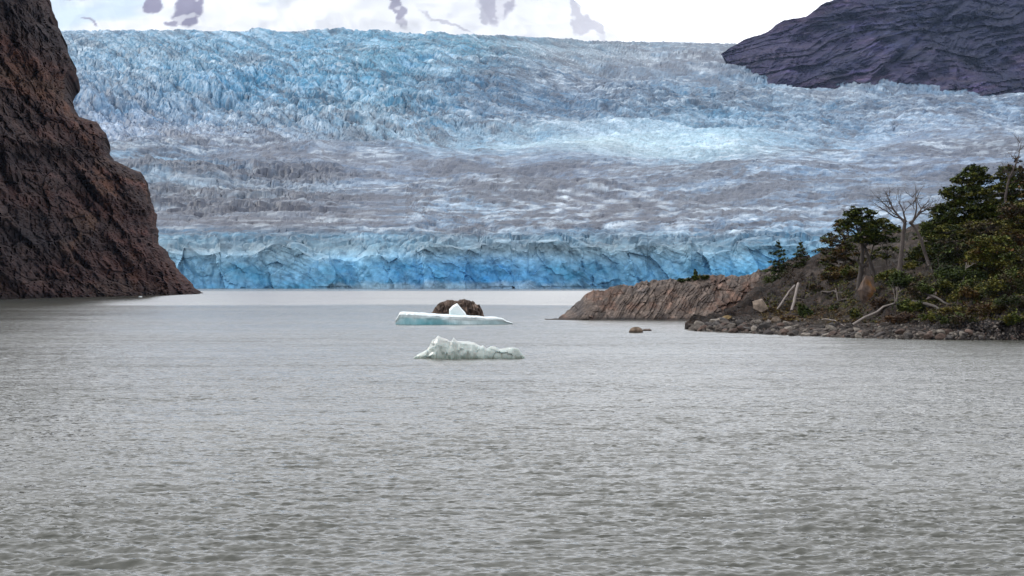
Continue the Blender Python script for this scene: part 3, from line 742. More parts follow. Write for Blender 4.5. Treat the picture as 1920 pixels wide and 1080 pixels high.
BANK = {
 #        waterline     beach top   lower       mid         ridge       upper       back
 1284: [(229, 623), (231, 622), (232, 622), (234, 622), (236, 622), (238, 622), (240, 623)],
 1291: [(228, 621), (231, 617), (232, 616), (234, 616), (236, 617), (238, 618), (240, 620)],
 1300: [(226, 620), (230, 612), (233, 609), (237, 608), (241, 609), (244, 611), (247, 615)],
 1330: [(219, 623), (230, 606), (238, 601), (246, 599), (256, 600), (264, 601), (268, 606)],
 1360: [(215, 625), (230, 605), (242, 598), (254, 594), (264, 592), (276, 592), (282, 601)],
 1400: [(212, 627), (228, 605), (245, 594), (258, 580), (270, 566), (284, 556), (300, 585)],
 1440: [(208, 629), (224, 606), (243, 590), (258, 568), (280, 535), (296, 508), (320, 560)],
 1483: [(203, 631), (220, 607), (240, 590), (256, 566), (280, 520), (292, 494), (330, 520)],
 1520: [(201, 633), (218, 607), (238, 590), (252, 566), (272, 520), (296, 484), (340, 500)],
 1560: [(198, 634), (215, 608), (234, 588), (246, 566), (262, 525), (310, 470), (350, 480)],
 1600: [(196, 635), (210, 608), (226, 588), (234, 572), (250, 530), (306, 452), (350, 460)],
 1640: [(194, 636), (205, 610), (216, 588), (226, 560), (238, 520), (300, 440), (350, 448)],
 1700: [(192, 637), (199, 612), (206, 588), (216, 545), (232, 505), (296, 430), (350, 440)],
 1760: [(191, 637.5), (194, 612), (200, 590), (210, 545), (226, 500), (290, 420), (350, 430)],
 1840: [(190, 638), (191.5, 606), (195, 580), (206, 545), (222, 500), (285, 405), (350, 415)],
 1920: [(189, 639), (190.5, 600), (194, 572), (205, 540), (220, 495), (280, 395), (350, 405)],
 2100: [(187, 640), (188.5, 598), (193, 560), (205, 520), (220, 470), (280, 370), (350, 380)],
 2500: [(183, 642), (185, 600), (190, 560), (205, 500), (220, 450), (280, 350), (350, 360)],
 2900: [(178, 645), (182, 610), (190, 580), (205, 560), (220, 540), (280, 500), (350, 520)],
 3100: [(172, 652), (182, 644), (190, 642), (205, 635), (220, 630), (280, 610), (350, 600)],
}
def build_bank():
    px = np.concatenate([np.linspace(1284, 1930, 620), np.linspace(1940, 3100, 90)])
    def relief(x, D, h, T, PX):
        w = sstep(0.05, 0.5, T)
        cl = sstep(1680, 1790, PX) * sstep(2.4, 1.6, T)                      # dark bluff at the water
        a = math.radians(50); s = x * math.sin(a) - h * math.cos(a)
        f1, f2, q1, q2, q3, ox, oy = worley(s / 0.9, (x + h) / 2.0, seed=701)
        g1, g2, s1, s2_, s3, gx, gy = worley(x / 1.8, (D + h) / 1.8, seed=703)
        blk = (q1 - 0.5) + ox * (q2 - 0.5) * 1.4 + oy * (q3 - 0.3)
        blk2 = (s1 - 0.5) + gx * (s2_ - 0.5) + gy * (s3 - 0.3)
        dD = -cl * (1.0 * blk + 0.5 * ridged(s / 0.5, (x + h) / 2, seed=705, octv=3))
        rub = sstep(2.6, 0.2, T) * (1 - cl)
        rocky = 0.35 + 0.65 * sstep(1.4, 3.2, T) 
        dh = (0.85 * fbm(x / 3.2, D / 3.2, seed=707, octv=5) + 0.80 * blk2 * rocky + 0.10 * fbm(x / 0.5, D / 0.6, seed=709, octv=3) + 0.35 * blk * cl) * w
        dh += 1.1 * sstep(2.6, 3.4, T) * fbm(x / 7, D / 9, seed=711, octv=3)
        dh += 0.9 * (ridged(s / 2.6, (x + D) / 4.0, seed=713, octv=4) - 0.2) * sstep(1.3, 2.2, T) * sstep(4.2, 3.6, T)
        dh -= 0.45 * sstep(0.25, 0, T)
        return dD, dh
    def colour(x, D, h, T, PX, V):
        m = fbm(x / 3.5, D / 4.5, seed=721, octv=4); m2 = fbm(x / 0.8, D / 1.2, h / 0.8, seed=723, octv=4); m3 = fbm(x / 6, D / 7, seed=725, octv=3)
        stone = np.array([0.105, 0.090, 0.082]); earth = np.array([0.075, 0.052, 0.040]); grass = np.array([0.085, 0.058, 0.020]); scree = np.array([0.13, 0.108, 0.094])
        dark = np.array([0.038, 0.032, 0.032]); moss = np.array([0.045, 0.048, 0.014])
        c = np.ones(x.shape + (3,)) * stone
        w = sstep(0.9, 1.5, T + 0.5 * m)[..., None]; c = c * (1 - w) + earth * w
        w = (sstep(0.8, 1.2, T) * sstep(2.8, 2.2, T) * sstep(1420, 1460, PX) * sstep(1650, 1600, PX) * sstep(-0.25, 0.1, m))[..., None]; c = c * (1 - w) + grass * w
        w = (sstep(2.3, 2.9, T) * sstep(1420, 1450, PX) * sstep(1640, 1560, PX) * sstep(-0.5, 0.0, m3 + m))[..., None]; c = c * (1 - w) + scree * w
        w = (sstep(4.1, 4.5, T) * 0.9 * np.ones_like(m))[..., None]; c = c * (1 - w) + scree * 1.25 * w
        w = (sstep(1.8, 2.6, T) * sstep(1620, 1700, PX) * sstep(-0.1, 0.3, m) * 0.8)[..., None]; c = c * (1 - w) + moss * w
        w = (sstep(1690, 1790, PX) * sstep(1.8, 1.2, T))[..., None]; c = c * (1 - w) + dark * w
        lt = sstep(0.3, 0.6, m2); c = c * (1 + 0.7 * lt[..., None])
        wet = sstep(0.45, 0.1, h)[..., None]; c = c * (1 - 0.65 * wet)
        return c
    return profile_terrain(BANK, 7, px, 260, 'bank', M_BANK, colour, relief)
bank_obj, bank_D, (bankV, bank_px) = build_bank()

from mathutils.bvhtree import BVHTree
_bv = bankV.reshape(-1, 3); _bf = grid_faces(bankV.shape[0], bankV.shape[1])
bvh = BVHTree.FromPolygons([tuple(map(float, v)) for v in _bv], [tuple(map(int, f)) for f in _bf])
def on_bank(px, py, sink=0.0):
    """point of the bank seen at this direction, and its normal"""
    d = (P(px, py, 200.0) - Vector((0, 0, EYE))).normalized()
    hit, nrm, _, _ = bvh.ray_cast(Vector((0, 0, EYE)), d)
    if hit is None:
        D = bank_D(px, py); p = P(px, py, D); hit2, nrm, _, _ = bvh.ray_cast(p + Vector((0, 0, 30)), Vector((0, 0, -1)))
        hit = hit2 if hit2 is not None else p
        nrm = nrm or Vector((0, 0, 1))
    return Vector(hit) - Vector((0, 0, sink)), Vector(nrm)

# ---------------------------------------------------------------- stones of the shore (parts of the bank)
def stone_mesh(name, seed, sub=2, rough=0.28, base=(0.16, 0.135, 0.12), cuts=7, lo=0.55, hi=0.85):
    import bmesh
    bm = bmesh.new(); bmesh.ops.create_icosphere(bm, subdivisions=sub, radius=1.0)
    r = np.random.default_rng(seed)
    co = np.array([v.co[:] for v in bm.verts])
    for _ in range(cuts):                                                 # chop flats
        n = r.normal(size=3); n /= np.linalg.norm(n); d = r.uniform(lo, hi)
        s = co @ n; co = co - np.outer(np.maximum(s - d, 0), n)
    co *= (1 + rough * 0.5 * vnoise(co[:, 0] * 1.7 + seed, co[:, 1] * 1.7, co[:, 2] * 1.7, seed))[:, None]
    fc = [[v.index for v in f.verts] for f in bm.faces]; bm.free()
    b = np.array(base) * r.uniform(0.6, 1.35)
    return make_mesh(name, co, fc, np.tile(b, (len(co), 1)), smooth=False)

def build_stones():
    tints = [(0.075, 0.062, 0.055), (0.055, 0.050, 0.048), (0.10, 0.085, 0.075), (0.085, 0.06, 0.05), (0.045, 0.040, 0.039), (0.13, 0.115, 0.10)]
    meshes = [stone_mesh('stone', 40 + i, 2, 0.3, tints[i % 6]) for i in range(12)]
    r = random.Random(5)
    n = 0; tries = 0
    while n < 290 and tries < 3000:
        tries += 1
        px = 1296 + 560 * r.random() ** 1.25
        wl = np.interp(px, [1284, 1300, 1360, 1440, 1520, 1640, 1760, 1920], [619, 620, 625, 629, 633, 636, 637.5, 639])
        up = np.interp(px, [1300, 1360, 1420, 1700, 1860], [7, 24, 24, 20, 12])
        py = wl - 1 - r.random() ** 1.4 * up
        p, nr = on_bank(px, py)
        s = (0.22 + 0.42 * r.random() ** 2.4) * (1.25 if px < 1420 else 1.0)
        o = bpy.data.objects.new('stone', r.choice(meshes)); 
        if not o.data.materials: o.data.materials.append(M_ROCK)
        scene.collection.objects.link(o); o.parent = bank_obj
        o.location = p + Vector((0, 0, s * 0.15)); o.rotation_euler = (r.random() * .6, r.random() * .6, r.random() * 6.3)
        o.scale = (s * r.uniform(.8, 1.5), s * r.uniform(.7, 1.2), s * r.uniform(.45, .8)); n += 1
    # small rubble, past counting
    src = stone_mesh('rubble_src', 99, 1); co = np.array([v.co[:] for v in src.vertices]); fc = np.array([list(f.vertices) for f in src.polygons])
    bpy.data.meshes.remove(src)
    V = []; Fs = []; C = []; k = 0
    for i in range(2600):
        px = 1292 + 628 * r.random()
        wl = np.interp(px, [1284, 1300, 1360, 1440, 1520, 1640, 1760, 1920], [619, 620, 625, 629, 633, 636, 637.5, 639])
        py = wl - r.random() ** 1.3 * np.interp(px, [1292, 1340, 1440, 1700, 1920], [5, 25, 36, 40, 50])
        p, nr = on_bank(px, py)
        s = 0.06 + 0.15 * r.random() ** 2
        a = r.random() * 6.28; R = np.array([[math.cos(a), -math.sin(a), 0], [math.sin(a), math.cos(a), 0], [0, 0, 1]])
        V.append((co * (s * r.uniform(.8, 1.5), s, s * .7)) @ R.T + np.array(p)); Fs.append(fc + k); k += len(co)
        C.append(np.tile(np.array(tints[i % 6]) * r.uniform(.5, 1.2), (len(co), 1)))
    o = link('rubble', make_mesh('rubble', np.vstack(V), np.vstack(Fs), np.vstack(C), False), M_ROCK, bank_obj); tag(o, kind='stuff')
build_stones()

# ---------------------------------------------------------------- lumps: icebergs, islet, rocks
def loft(name, xs, topf, botf, depthf, nth, disp, colf, mat, centre, smooth=False, power=1.0):
    """a lump along x; upper outline topf(x), underside botf(x), half depth depthf(x); returns an object at centre"""
    th = np.linspace(0, 2 * math.pi, nth, endpoint=False)
    x, t = np.meshgrid(xs, th, indexing='ij')
    tp = topf(x); bt = botf(x); dp = depthf(x)
    sn = np.sin(t); cs = np.cos(t)
    z = np.where(sn > 0, tp * np.abs(sn) ** power, -bt * np.abs(sn)); y = dp * np.sign(cs) * np.abs(cs) ** power
    dx, dy, dz = disp(x, y, z)
    V = np.stack([x + dx, y + dy, z + dz], -1)
    nx = len(xs)
    idx = np.arange(nx * nth).reshape(nx, nth)
    a = idx[:-1]; b = idx[1:]
    q = np.stack([a, b, np.roll(b, -1, 1), np.roll(a, -1, 1)], -1).reshape(-1, 4)
    me = make_mesh(name, V, q, colf(V[..., 0], V[..., 1], V[..., 2]), smooth)
    o = link(name, me, mat); o.location = centre
    return o

# long flat iceberg
def slab_berg():
    D = 258.0; u = D / F
    x0, x1 = 742, 962; cx = 850
    t_px = [742, 746, 750, 760, 800, 840, 880, 930, 942, 950, 962]; t_y = [600, 593, 586, 584.5, 587.5, 590, 592, 595, 597, 602, 606.5]
    xs = np.linspace((x0 - cx) * u, (x1 - cx) * u, 150)
    top = lambda x: np.interp(x, (np.array(t_px) - cx) * u, (607.8 - np.array(t_y)) * u) + 0.04 * fbm(x / .8, 1, seed=801)
    f = lambda x: 0.35 + 1.9 * np.clip(1 - np.abs((x - 0) / ((x1 - x0) * u / 2)) ** 4, 0, 1)
    def disp(x, y, z):
        n = 0.16 * fbm(x / 1.0, y / 1.0, z / .5, seed=803, octv=4) + 0.10 * ridged(x / 0.7, y / .7, z / 1.5, seed=804, octv=2)
        under = np.where((z < 0.75 * top(x)) & (y < 0), 0.30 * sstep(0.0, 0.7, 1 - z / np.maximum(top(x), .1)), 0)
        return np.zeros_like(x), -n + under, 0.5 * n
    def col(x, y, z):
        fr = z / np.maximum(top(x), 0.15) + 0.22 * fbm(x / 2.0, z / .6, seed=805, octv=3)
        w = sstep(0.70, 0.35, fr)[..., None]
        lft = np.interp(x, (np.array([742, 770, 800, 845, 880, 905, 925, 962]) - cx) * u, [.75, .8, 1.0, .8, .25, .45, .5, .2])[..., None]
        w = w * lft
        c = np.array([0.62, 0.69, 0.71]) * (1 - w) + np.array([0.065, 0.30, 0.36]) * w
        return c
    root = empty('iceberg', (float(X(cx, D)), D, 0))
    tag(root, 'long low iceberg with a white top and teal side, a pointed fin on it', 'iceberg', 'icebergs afloat in the lake')
    o = loft('floe', xs, top, lambda x: 0 * x + 1.2, f, 40, disp, col, M_BERG, (0, 0, 0), False, 0.45); o.parent = root
    # the fin standing on it: a leaning diamond plate
    pts = [(842, 594), (842.5, 580), (849, 573), (857, 568.5), (866, 579), (872, 586), (876, 594)]
    pf = [((p - cx) * u, (607.8 - q) * u) for p, q in pts]
    V = []; 
    for k, (yy, sc) in enumerate(((-0.75, 0.86), (-0.25, 1.0), (0.35, 0.94), (0.8, 0.6))):
        mx_ = sum(p for p, q in pf) / len(pf)
        for p, q in pf: V.append((mx_ + (p - mx_) * sc + 0.03 * math.sin(q * 9), yy + 0.25, 0.9 + (q - 0.9) * (sc if q > 1.3 else 1)))
    n = len(pf); Fs = []
    for k in range(3):
        for i in range(n): Fs.append([k * n + i, k * n + (i + 1) % n, (k + 1) * n + (i + 1) % n, (k + 1) * n + i])
    me = bpy.data.meshes.new('fin'); me.from_pydata(V, [], Fs + [list(range(n))[::-1], [3 * n + i for i in range(n)]])
    ca = me.color_attributes.new('tint', 'FLOAT_COLOR', 'POINT')
    for i, v in enumerate(V): ca.data[i].color = (*((0.68, 0.74, 0.75) if v[2] > 1.4 or v[0] > 0.7 else (0.52, 0.68, 0.70)), 1)
    link('fin', me, M_BERG, root)
slab_berg()

def lumpy_berg():
    D = 146.5; u = D / F; cx = 880
    tp = [776, 782, 800, 806, 811, 815, 822, 828, 838, 845, 850, 858, 870, 880, 890, 900, 906, 912, 920, 930, 936, 944, 952, 962, 972, 978, 984]
    ty = [671, 666, 657, 649, 638, 637, 630, 634, 637, 641, 634, 640, 641, 642, 644, 650, 649, 655, 650, 651, 656, 654, 653, 653, 655, 664, 670]
    xs = np.linspace((776 - cx) * u, (984 - cx) * u, 170)
    def top(x): return np.interp(x, (np.array(tp) - cx) * u, (672.5 - np.array(ty)) * u) 
    f = lambda x: 0.25 + 1.0 * np.clip(1 - np.abs(x / (104 * u)) ** 3, 0, 1) + 0.25 * fbm(x / .6, 2, seed=811)
    def disp(x, y, z):
        f1, f2, q1, q2, q3, ox, oy = worley(x / 0.62 + 0.2 * fbm(x, z, seed=813), (z + 0.6 * y) / 0.5, seed=815)
        n = 0.14 * ((q1 - 0.5) + ox * (q2 - .5) * 2 + oy * (q3 - .5) * 1.5) + 0.06 * fbm(x / .25, y / .25, z / .25, seed=817)
        return 0.05 * fbm(x / .3, z / .3, seed=819), n * np.tanh(y * 4), 0.25 * n * sstep(0.1, 0.5, z)
    def col(x, y, z):
        m = fbm(x / .9, z / .5, y / .8, seed=821, octv=4)[..., None]
        c = (np.array([0.52, 0.58, 0.55]) + m * 0.14) * 0.72
        g = sstep(0.5, 0.0, z)[..., None] * 0.5; c = c * (1 - g) + np.array([0.17, 0.23, 0.20]) * g
        top_ = sstep(0.9, 1.4, z)[..., None] * .5; c = c * (1 - top_) + np.array([0.38, 0.37, 0.36]) * top_
        dk = sstep(0.14, 0.03, z)[..., None] * 0.6; c = c * (1 - dk) + np.array([0.14, 0.19, 0.15]) * dk
        return np.clip(c, .03, .9)
    o = loft('iceberg', xs, top, lambda x: 0 * x + 0.8, f, 44, disp, col, M_BERG2, (float(X(cx, D)), D, 0), False, 0.8)
    tag(o, 'lumpy grey-green translucent chunk of ice low in the water, nearest the camera', 'iceberg', 'icebergs afloat in the lake')
lumpy_berg()

def islet():
    D = 296.0; u = D / F; cx = 858
    tp = [800, 806, 815, 825, 838, 845, 858, 863, 869, 880, 890, 893, 898, 904, 908, 912, 920]
    ty = [598, 590, 577, 566, 562.5, 562, 563.5, 561.5, 560.5, 563, 567, 570.5, 571, 580, 594, 595.5, 597]
    xs = np.linspace((800 - cx) * u, (920 - cx) * u, 130)
    top = lambda x: np.interp(x, (np.array(tp) - cx) * u, (597.3 - np.array(ty)) * u)
    f = lambda x: 0.5 + 3.2 * np.clip(1 - np.abs((x + .3) / (56 * u)) ** 2.2, 0, 1)
    def disp(x, y, z):
        f1, f2, q1, q2, q3, ox, oy = worley((x + z) / 0.8, (z - .5 * x) / 0.6, seed=831)
        n = 0.55 * ((q1 - .5) + ox * (q2 - .5) * 1.6 + oy * (q3 - .3) * 1.6) - 0.25 * (1 - sstep(0, .12, f2 - f1)) + 0.25 * fbm(x / .9, y / .9, z / .9, seed=833, octv=4)
        return 0 * x, -n, 0.35 * n * (z > .2)
    def col(x, y, z):
        m = fbm(x / 1.0, z / .8, seed=835, octv=4)[..., None]; m2 = fbm(x / .5, z / .5, seed=837, octv=3)[..., None]
        c = np.array([0.075, 0.052, 0.040]) * (1 + 0.9 * m) ; c = c + sstep(.15, .5, m2) * sstep(-0.2, .6, x)[..., None] * np.array([.20, .15, .12])  # lit patches painted pale onto the right-hand part
        c = c * (1 - 0.7 * sstep(.35, .1, z)[..., None]); return np.clip(c, .012, .6)
    o = loft('rock_islet', xs, top, lambda x: 0 * x + 1.5, f, 40, disp, col, M_ROCK, (float(X(cx, D)), D, 0), False, 0.85)
    tag(o, 'dark brown dome of rock rising from the lake behind the long iceberg', 'rock')
islet()

def water_rock(px0, px1, ytop, ywater, seed, label, base):
    D = waterD(ywater); u = D / F; cx = (px0 + px1) / 2; w = (px1 - px0) / 2 * u
    hmax = (ywater - ytop) * u
    xs = np.linspace(-w, w, 34)
    top = lambda x: hmax * np.clip(1 - np.abs(x / w) ** 2.4, 0, 1) ** 0.6
    f = lambda x: 0.05 + 0.8 * w * np.sqrt(np.clip(1 - (x / w) ** 2, 0, 1))
    def disp(x, y, z):
        n = 0.09 * fbm(x / .4, y / .4, z / .4, seed=seed, octv=3); return 0 * x, -n, n
    def col(x, y, z):
        c = np.array(base) * (1 + .5 * fbm(x / .3, z / .3, seed=seed + 1)[..., None]); return c * (1 - .8 * sstep(hmax * .5, .02, z)[..., None])
    o = loft('boulder', xs, top, lambda x: 0 * x + .5, f, 20, disp, col, M_ROCK, (float(X(cx, D)), D, 0), True)
    tag(o, label, 'rock')
water_rock(1179, 1206, 612.5, 623.5, 841, 'rounded brown boulder standing alone in the water off the headland', (0.13, 0.095, 0.07))
water_rock(1203, 1222, 616, 620.3, 845, 'low flat wet rock just right of the lone round boulder in the water', (0.08, 0.06, 0.05))

# ---------------------------------------------------------------- plants
class Builder:
    def __init__(s): s.V = []; s.F = []; s.C = []; s.n = 0
    def add(s, V, Fc, C=None):
        V = np.asarray(V, float); s.V.append(V); s.F.append(np.asarray(Fc) + s.n); s.n += len(V)
        if C is not None: s.C.append(C)
    def mesh(s, name, smooth=True):
        return make_mesh(name, np.vstack(s.V), np.vstack(s.F), np.vstack(s.C) if s.C else None, smooth)

def tube(b, pts, radii, sides=7):
    pts = np.array([list(p) for p in pts], float); n = len(pts)
    tg = np.gradient(pts, axis=0); tg /= np.linalg.norm(tg, axis=1)[:, None] + 1e-9
    ref = np.array([0.3, 1.0, 0.2]); V = []
    for i in range(n):
        a = np.cross(tg[i], ref); a /= np.linalg.norm(a) + 1e-9; c = np.cross(tg[i], a)
        th = np.arange(sides) / sides * 2 * math.pi
        V.append(pts[i] + radii[i] * (np.outer(np.cos(th), a) + np.outer(np.sin(th), c)))
    V.append(pts[-1:]); V = np.vstack(V)
    q = []
    for i in range(n - 1):
        for k in range(sides):
            q.append([i * sides + k, i * sides + (k + 1) % sides, (i + 1) * sides + (k + 1) % sides, (i + 1) * sides + k])
    last = (n - 1) * sides
    for k in range(sides): q.append([last + k, last + (k + 1) % sides, n * sides, n * sides])
    q = np.array(q)
    # triangles only, to avoid degenerate quads at the tip
    tri = np.vstack([q[:, [0, 1, 2]], q[:-sides, :][:, [0, 2, 3]]])
    b.add(V, tri)

def curve(p0, p1, n, wig, r, sag=0.0):
    p0 = np.array(p0, float); p1 = np.array(p1, float); L_ = np.linalg.norm(p1 - p0)
    t = np.linspace(0, 1, n)[:, None]; P_ = p0 + (p1 - p0) * t
    j = np.array([[r.gauss(0, 1) for _ in range(3)] for _ in range(n)]) * wig * L_ * np.sin(t * math.pi) ** 0.5
    j[0] = 0; j[-1] = 0
    P_ = P_ + j; P_[:, 2] += sag * L_ * np.sin(t[:, 0] * math.pi)
    return P_

def twigs(b, p, d, length, rad, depth, r, spread=0.7, up=0.25, sides=5, droop=0):
    """bare branching limb"""
    d = np.array(d, float); d /= np.linalg.norm(d)
    n = 4; pts = [np.array(p, float)]; dd = d.copy()
    for i in range(n):
        dd = dd + np.array([r.gauss(0, .22), r.gauss(0, .22), r.gauss(0, .18) + up * .15]); dd /= np.linalg.norm(dd)
        pts.append(pts[-1] + dd * length / n)
    radii = [rad * (1 - 0.72 * i / n) for i in range(n + 1)]
    tube(b, pts, radii, sides)
    if depth > 0:
        for i in range(1, n + 1):
            for _ in range(1 if r.random() < .55 else 2):
                nd = dd * .5 + np.array([r.gauss(0, spread), r.gauss(0, spread), r.gauss(0, spread * .7) + up])
                twigs(b, pts[i], nd, length * r.uniform(.38, .62), radii[i] * .6, depth - 1, r, spread, up, 4 if rad > .03 else 3)

DK = (0.017, 0.027, 0.007); GR = (0.050, 0.070, 0.012); OL = (0.105, 0.098, 0.016); BR = (0.085, 0.042, 0.014); YE = (0.11, 0.088, 0.018); DB = (0.05, 0.032, 0.022)

def spray(b, c, rx, rz, n, r_, pal, size=0.16, tilt=0.0):
    """flat layered spray of small leaves"""
    c = np.array(c, float)
    a = r_.random(n) * 2 * math.pi; q = np.sqrt(r_.random(n)) * (0.65 + 0.35 * np.sin(a * 3 + r_.random() * 6))
    P0 = np.stack([np.cos(a) * q * rx, np.sin(a) * q * rx * 0.85, r_.normal(0, rz, n) - 0.22 * rx * q ** 2], -1)
    P0[:, 2] += P0[:, 0] * tilt
    P0 += c
    s = size * r_.uniform(0.55, 1.25, n)
    yaw = r_.random(n) * 6.28; 
    u = np.stack([np.cos(yaw), np.sin(yaw), r_.normal(0, .35, n)], -1) * s[:, None]
    v = np.stack([-np.sin(yaw), np.cos(yaw), r_.normal(0, .55, n)], -1) * (s * 0.62)[:, None]
    V = np.stack([P0 - u, P0 + v * .9, P0 + u, P0 - v], 1)
    cols = np.array(pal)[r_.integers(0, len(pal), 1)] * 0.6 + np.array(pal)[r_.integers(0, len(pal), n)] * 0.4
    cols = cols * r_.uniform(.7, 1.35, (n, 1))
    idx = np.arange(n * 4).reshape(n, 4)
    b.add(V.reshape(-1, 3), np.vstack([idx[:, [0, 1, 2]], idx[:, [0, 2, 3]]]), np.repeat(cols, 4, 0))

def local(obj_loc, arr): return np.array(arr, float) - np.array(obj_loc, float)

def tree(kind, label, cat, base, trunks, crown, pal, D=None, leaf=0.16, dens=1.0, bark=None, group=None, seed=0, limb=0.5, bare=()):
    """base (px,py); trunks: list of lists of (px,py,rad) polylines in picture rows at distance D; crown: ellipses (cx,cy,rx,ry,count,spray radius)"""
    r = random.Random(seed); r_ = np.random.default_rng(seed)
    if D is None:
        p, _ = on_bank(*base); D = p.y
    u = D / F
    root_loc = P(base[0], base[1], D) - Vector((0, 0, 0.15))
    o = empty(kind, root_loc); tag(o, label, cat, group)
    tb = Builder(); lb = Builder(); allp = []
    for ti, tr in enumerate(trunks):
        dep = 0.0
        ctrl = []
        for i, (a, b_, rd) in enumerate(tr):
            dep += r.gauss(0, .25) if i else (0 if ti == 0 else r.gauss(0, .3))
            q = P(a, b_, D); q = Vector((q.x, D + dep, q.z)); ctrl.append((q, rd))
        pts = []; rad = []
        for i in range(len(ctrl) - 1):
            for k in range(4):
                t = k / 4; pt = ctrl[i][0].lerp(ctrl[i + 1][0], t) + Vector((r.gauss(0, .02), r.gauss(0, .02), 0))
                pts.append(pt); rad.append(ctrl[i][1] * (1 - t) + ctrl[i + 1][1] * t)
        pts.append(ctrl[-1][0]); rad.append(ctrl[-1][1])
        if ti == 0: pts[0] = pts[0] - Vector((0, 0, .5))
        rad[0] *= 1.5; 
        if len(rad) > 1: rad[1] *= 1.12
        tube(tb, [local(root_loc, q) for q in pts], rad, 9)
        allp += [(np.array(q), rr) for q, rr in zip(pts, rad)]
    TP = np.array([a for a, _ in allp])
    for (cx, cy, rx, ry, cnt, sr) in crown:
        cnt = int(cnt * 1.5)
        for i in range(cnt):
            while True:
                a, b_, c_ = r.uniform(-1, 1), r.uniform(-1, 1), r.uniform(-1, 1)
                if a * a + b_ * b_ + c_ * c_ <= 1: break
            if i < cnt * .5:
                nn = math.sqrt(a * a + b_ * b_ + c_ * c_) + 1e-6; a, b_, c_ = a / nn * r.uniform(.75, 1.02), b_ / nn * r.uniform(.75, 1.02), c_ / nn
            c = P(cx + a * rx, cy + b_ * ry, D); c = Vector((c.x, D + c_ * rx * u * .85, c.z))
            s = sr * r.uniform(.6, 1.25)
            spray(lb, local(root_loc, c), s, s * .10, int(52 * dens * (s / .8) ** 2) + 8, r_, pal, leaf * 1.05, r.gauss(0, .18))
            if r.random() < limb:
                cand = TP[TP[:, 2] < c.z + .5] if (TP[:, 2] < c.z + .5).any() else TP
                q = cand[np.argmin(np.linalg.norm(cand - np.array(c), axis=1) + np.abs(cand[:, 2] - (c.z - .8)) * .5)]
                pts = curve(q, c, 6, .05, r, .06)
                tube(tb, [local(root_loc, w) for w in pts], list(np.linspace(.055, .015, 6)), 5)
    for (px_, py_, dx, dz, ln, rd, dp) in bare:
        q = P(px_, py_, D); twigs(tb, local(root_loc, q), (dx, r.gauss(0, .4), dz), ln * 1.15, rd * 1.25, dp + (1 if ln > 1.6 else 0), r)
    link('trunk', tb.mesh('trunk'), bark or M_BARK, o)
    if lb.n: link('crown', lb.mesh('crown', False), M_LEAF, o)
    return o

def conifer(kind, label, cat, base, top, w, pal, D=None, seed=0, tiers=9, leaf=.13, dens=1.0, group=None):
    r_ = np.random.default_rng(seed); r = random.Random(seed)
    if D is None: D = on_bank(*base)[0].y
    u = D / F; root = P(base[0], base[1], D) - Vector((0, 0, .1)); o = empty(kind, root); tag(o, label, cat, group)
    h = (base[1] - top) * u; tb = Builder(); lb = Builder()
    lean = r.gauss(0, .03) * h
    tube(tb, [(0, 0, -.4), (lean * .5, 0, h * .5), (lean, 0, h)], [.03 * h * .55 + .02, .02 * h * .5 + .01, .008], 6)
    for i in range(tiers):
        f = (i + .2 + r.uniform(-.35, .35)) / tiers; f = min(max(f, 0), .97); z = h * (.10 + .88 * f); rad = w * u * .5 * (1 - f) ** .8 * r.uniform(.6, 1.25) + .08
        nb = max(3, int(6 * (1 - f) + 2)); a0 = r.random() * 6
        for k in range(nb):
            a = a0 + k * 6.283 / nb + r.gauss(0, .2); rr = rad * r.uniform(.6, 1.05)
            e = np.array([math.cos(a) * rr + lean * f, math.sin(a) * rr, z + rr * r.uniform(-.35, .25) + r.gauss(0, .12)])
            tube(tb, [(lean * f, 0, z), tuple(e)], [.02, .008], 4)
            for q in (.45, .9): spray(lb, np.array([lean * f, 0, z]) * (1 - q) + e * q, rr * .42 + .07, .09, int((18 + 34 * rr) * dens), r_, pal, leaf)
    spray(lb, (lean, 0, h), .1, .06, 10, r_, pal, leaf * .8)
    link('trunk', tb.mesh('trunk'), M_BARK, o); link('crown', lb.mesh('crown', False), M_LEAF, o)
    return o

def shrub(kind, label, cat, c, w, h, pal, n=14, seed=0, leaf=.13, D=None, stems=True):
    r = random.Random(seed); r_ = np.random.default_rng(seed)
    if D is None: D = on_bank(*c)[0].y
    u = D / F; root = P(c[0], c[1], D) - Vector((0, 0, .12)); o = empty(kind, root); tag(o, label, cat)
    tb = Builder(); lb = Builder(); W = w * u / 2; Hh = h * u
    for i in range(n):
        a, q = r.random() * 6.28, math.sqrt(r.random()); z = Hh * (.25 + .75 * r.random() * (1 - .6 * q * q))
        e = np.array([math.cos(a) * q * W, math.sin(a) * q * W * .9, z])
        spray(lb, e, W * .38 + .08, .07 + Hh * .07, int(40 + 90 * W), r_, pal, leaf)
        tube(tb, [(e[0] * .15, e[1] * .15, -.2), tuple(e * .6 + np.array([0, 0, .1])), tuple(e)], [.03, .018, .007], 4)
    link('stems', tb.mesh('stems'), M_BARK, o); link('foliage', lb.mesh('foliage', False), M_LEAF, o)
    return o

# -- headland crest
conifer('young_conifer', 'tiny dark spire of a conifer alone on the headland crest', 'tree', (1304, 524), 504, 12, [DK, GR], D=head_D(1304, 524), seed=3, tiers=7)
shrub('shrub', 'small green bush right of the tiny spire on the headland crest', 'shrub', (1318, 524), 20, 12, [DK, GR, OL], 8, 4, D=head_D(1318, 523))
shrub('shrub', 'dark low mat of bush left of the tiny spire on the headland crest', 'shrub', (1282, 527), 26, 7, [DK, GR], 8, 5, D=head_D(1282, 525))

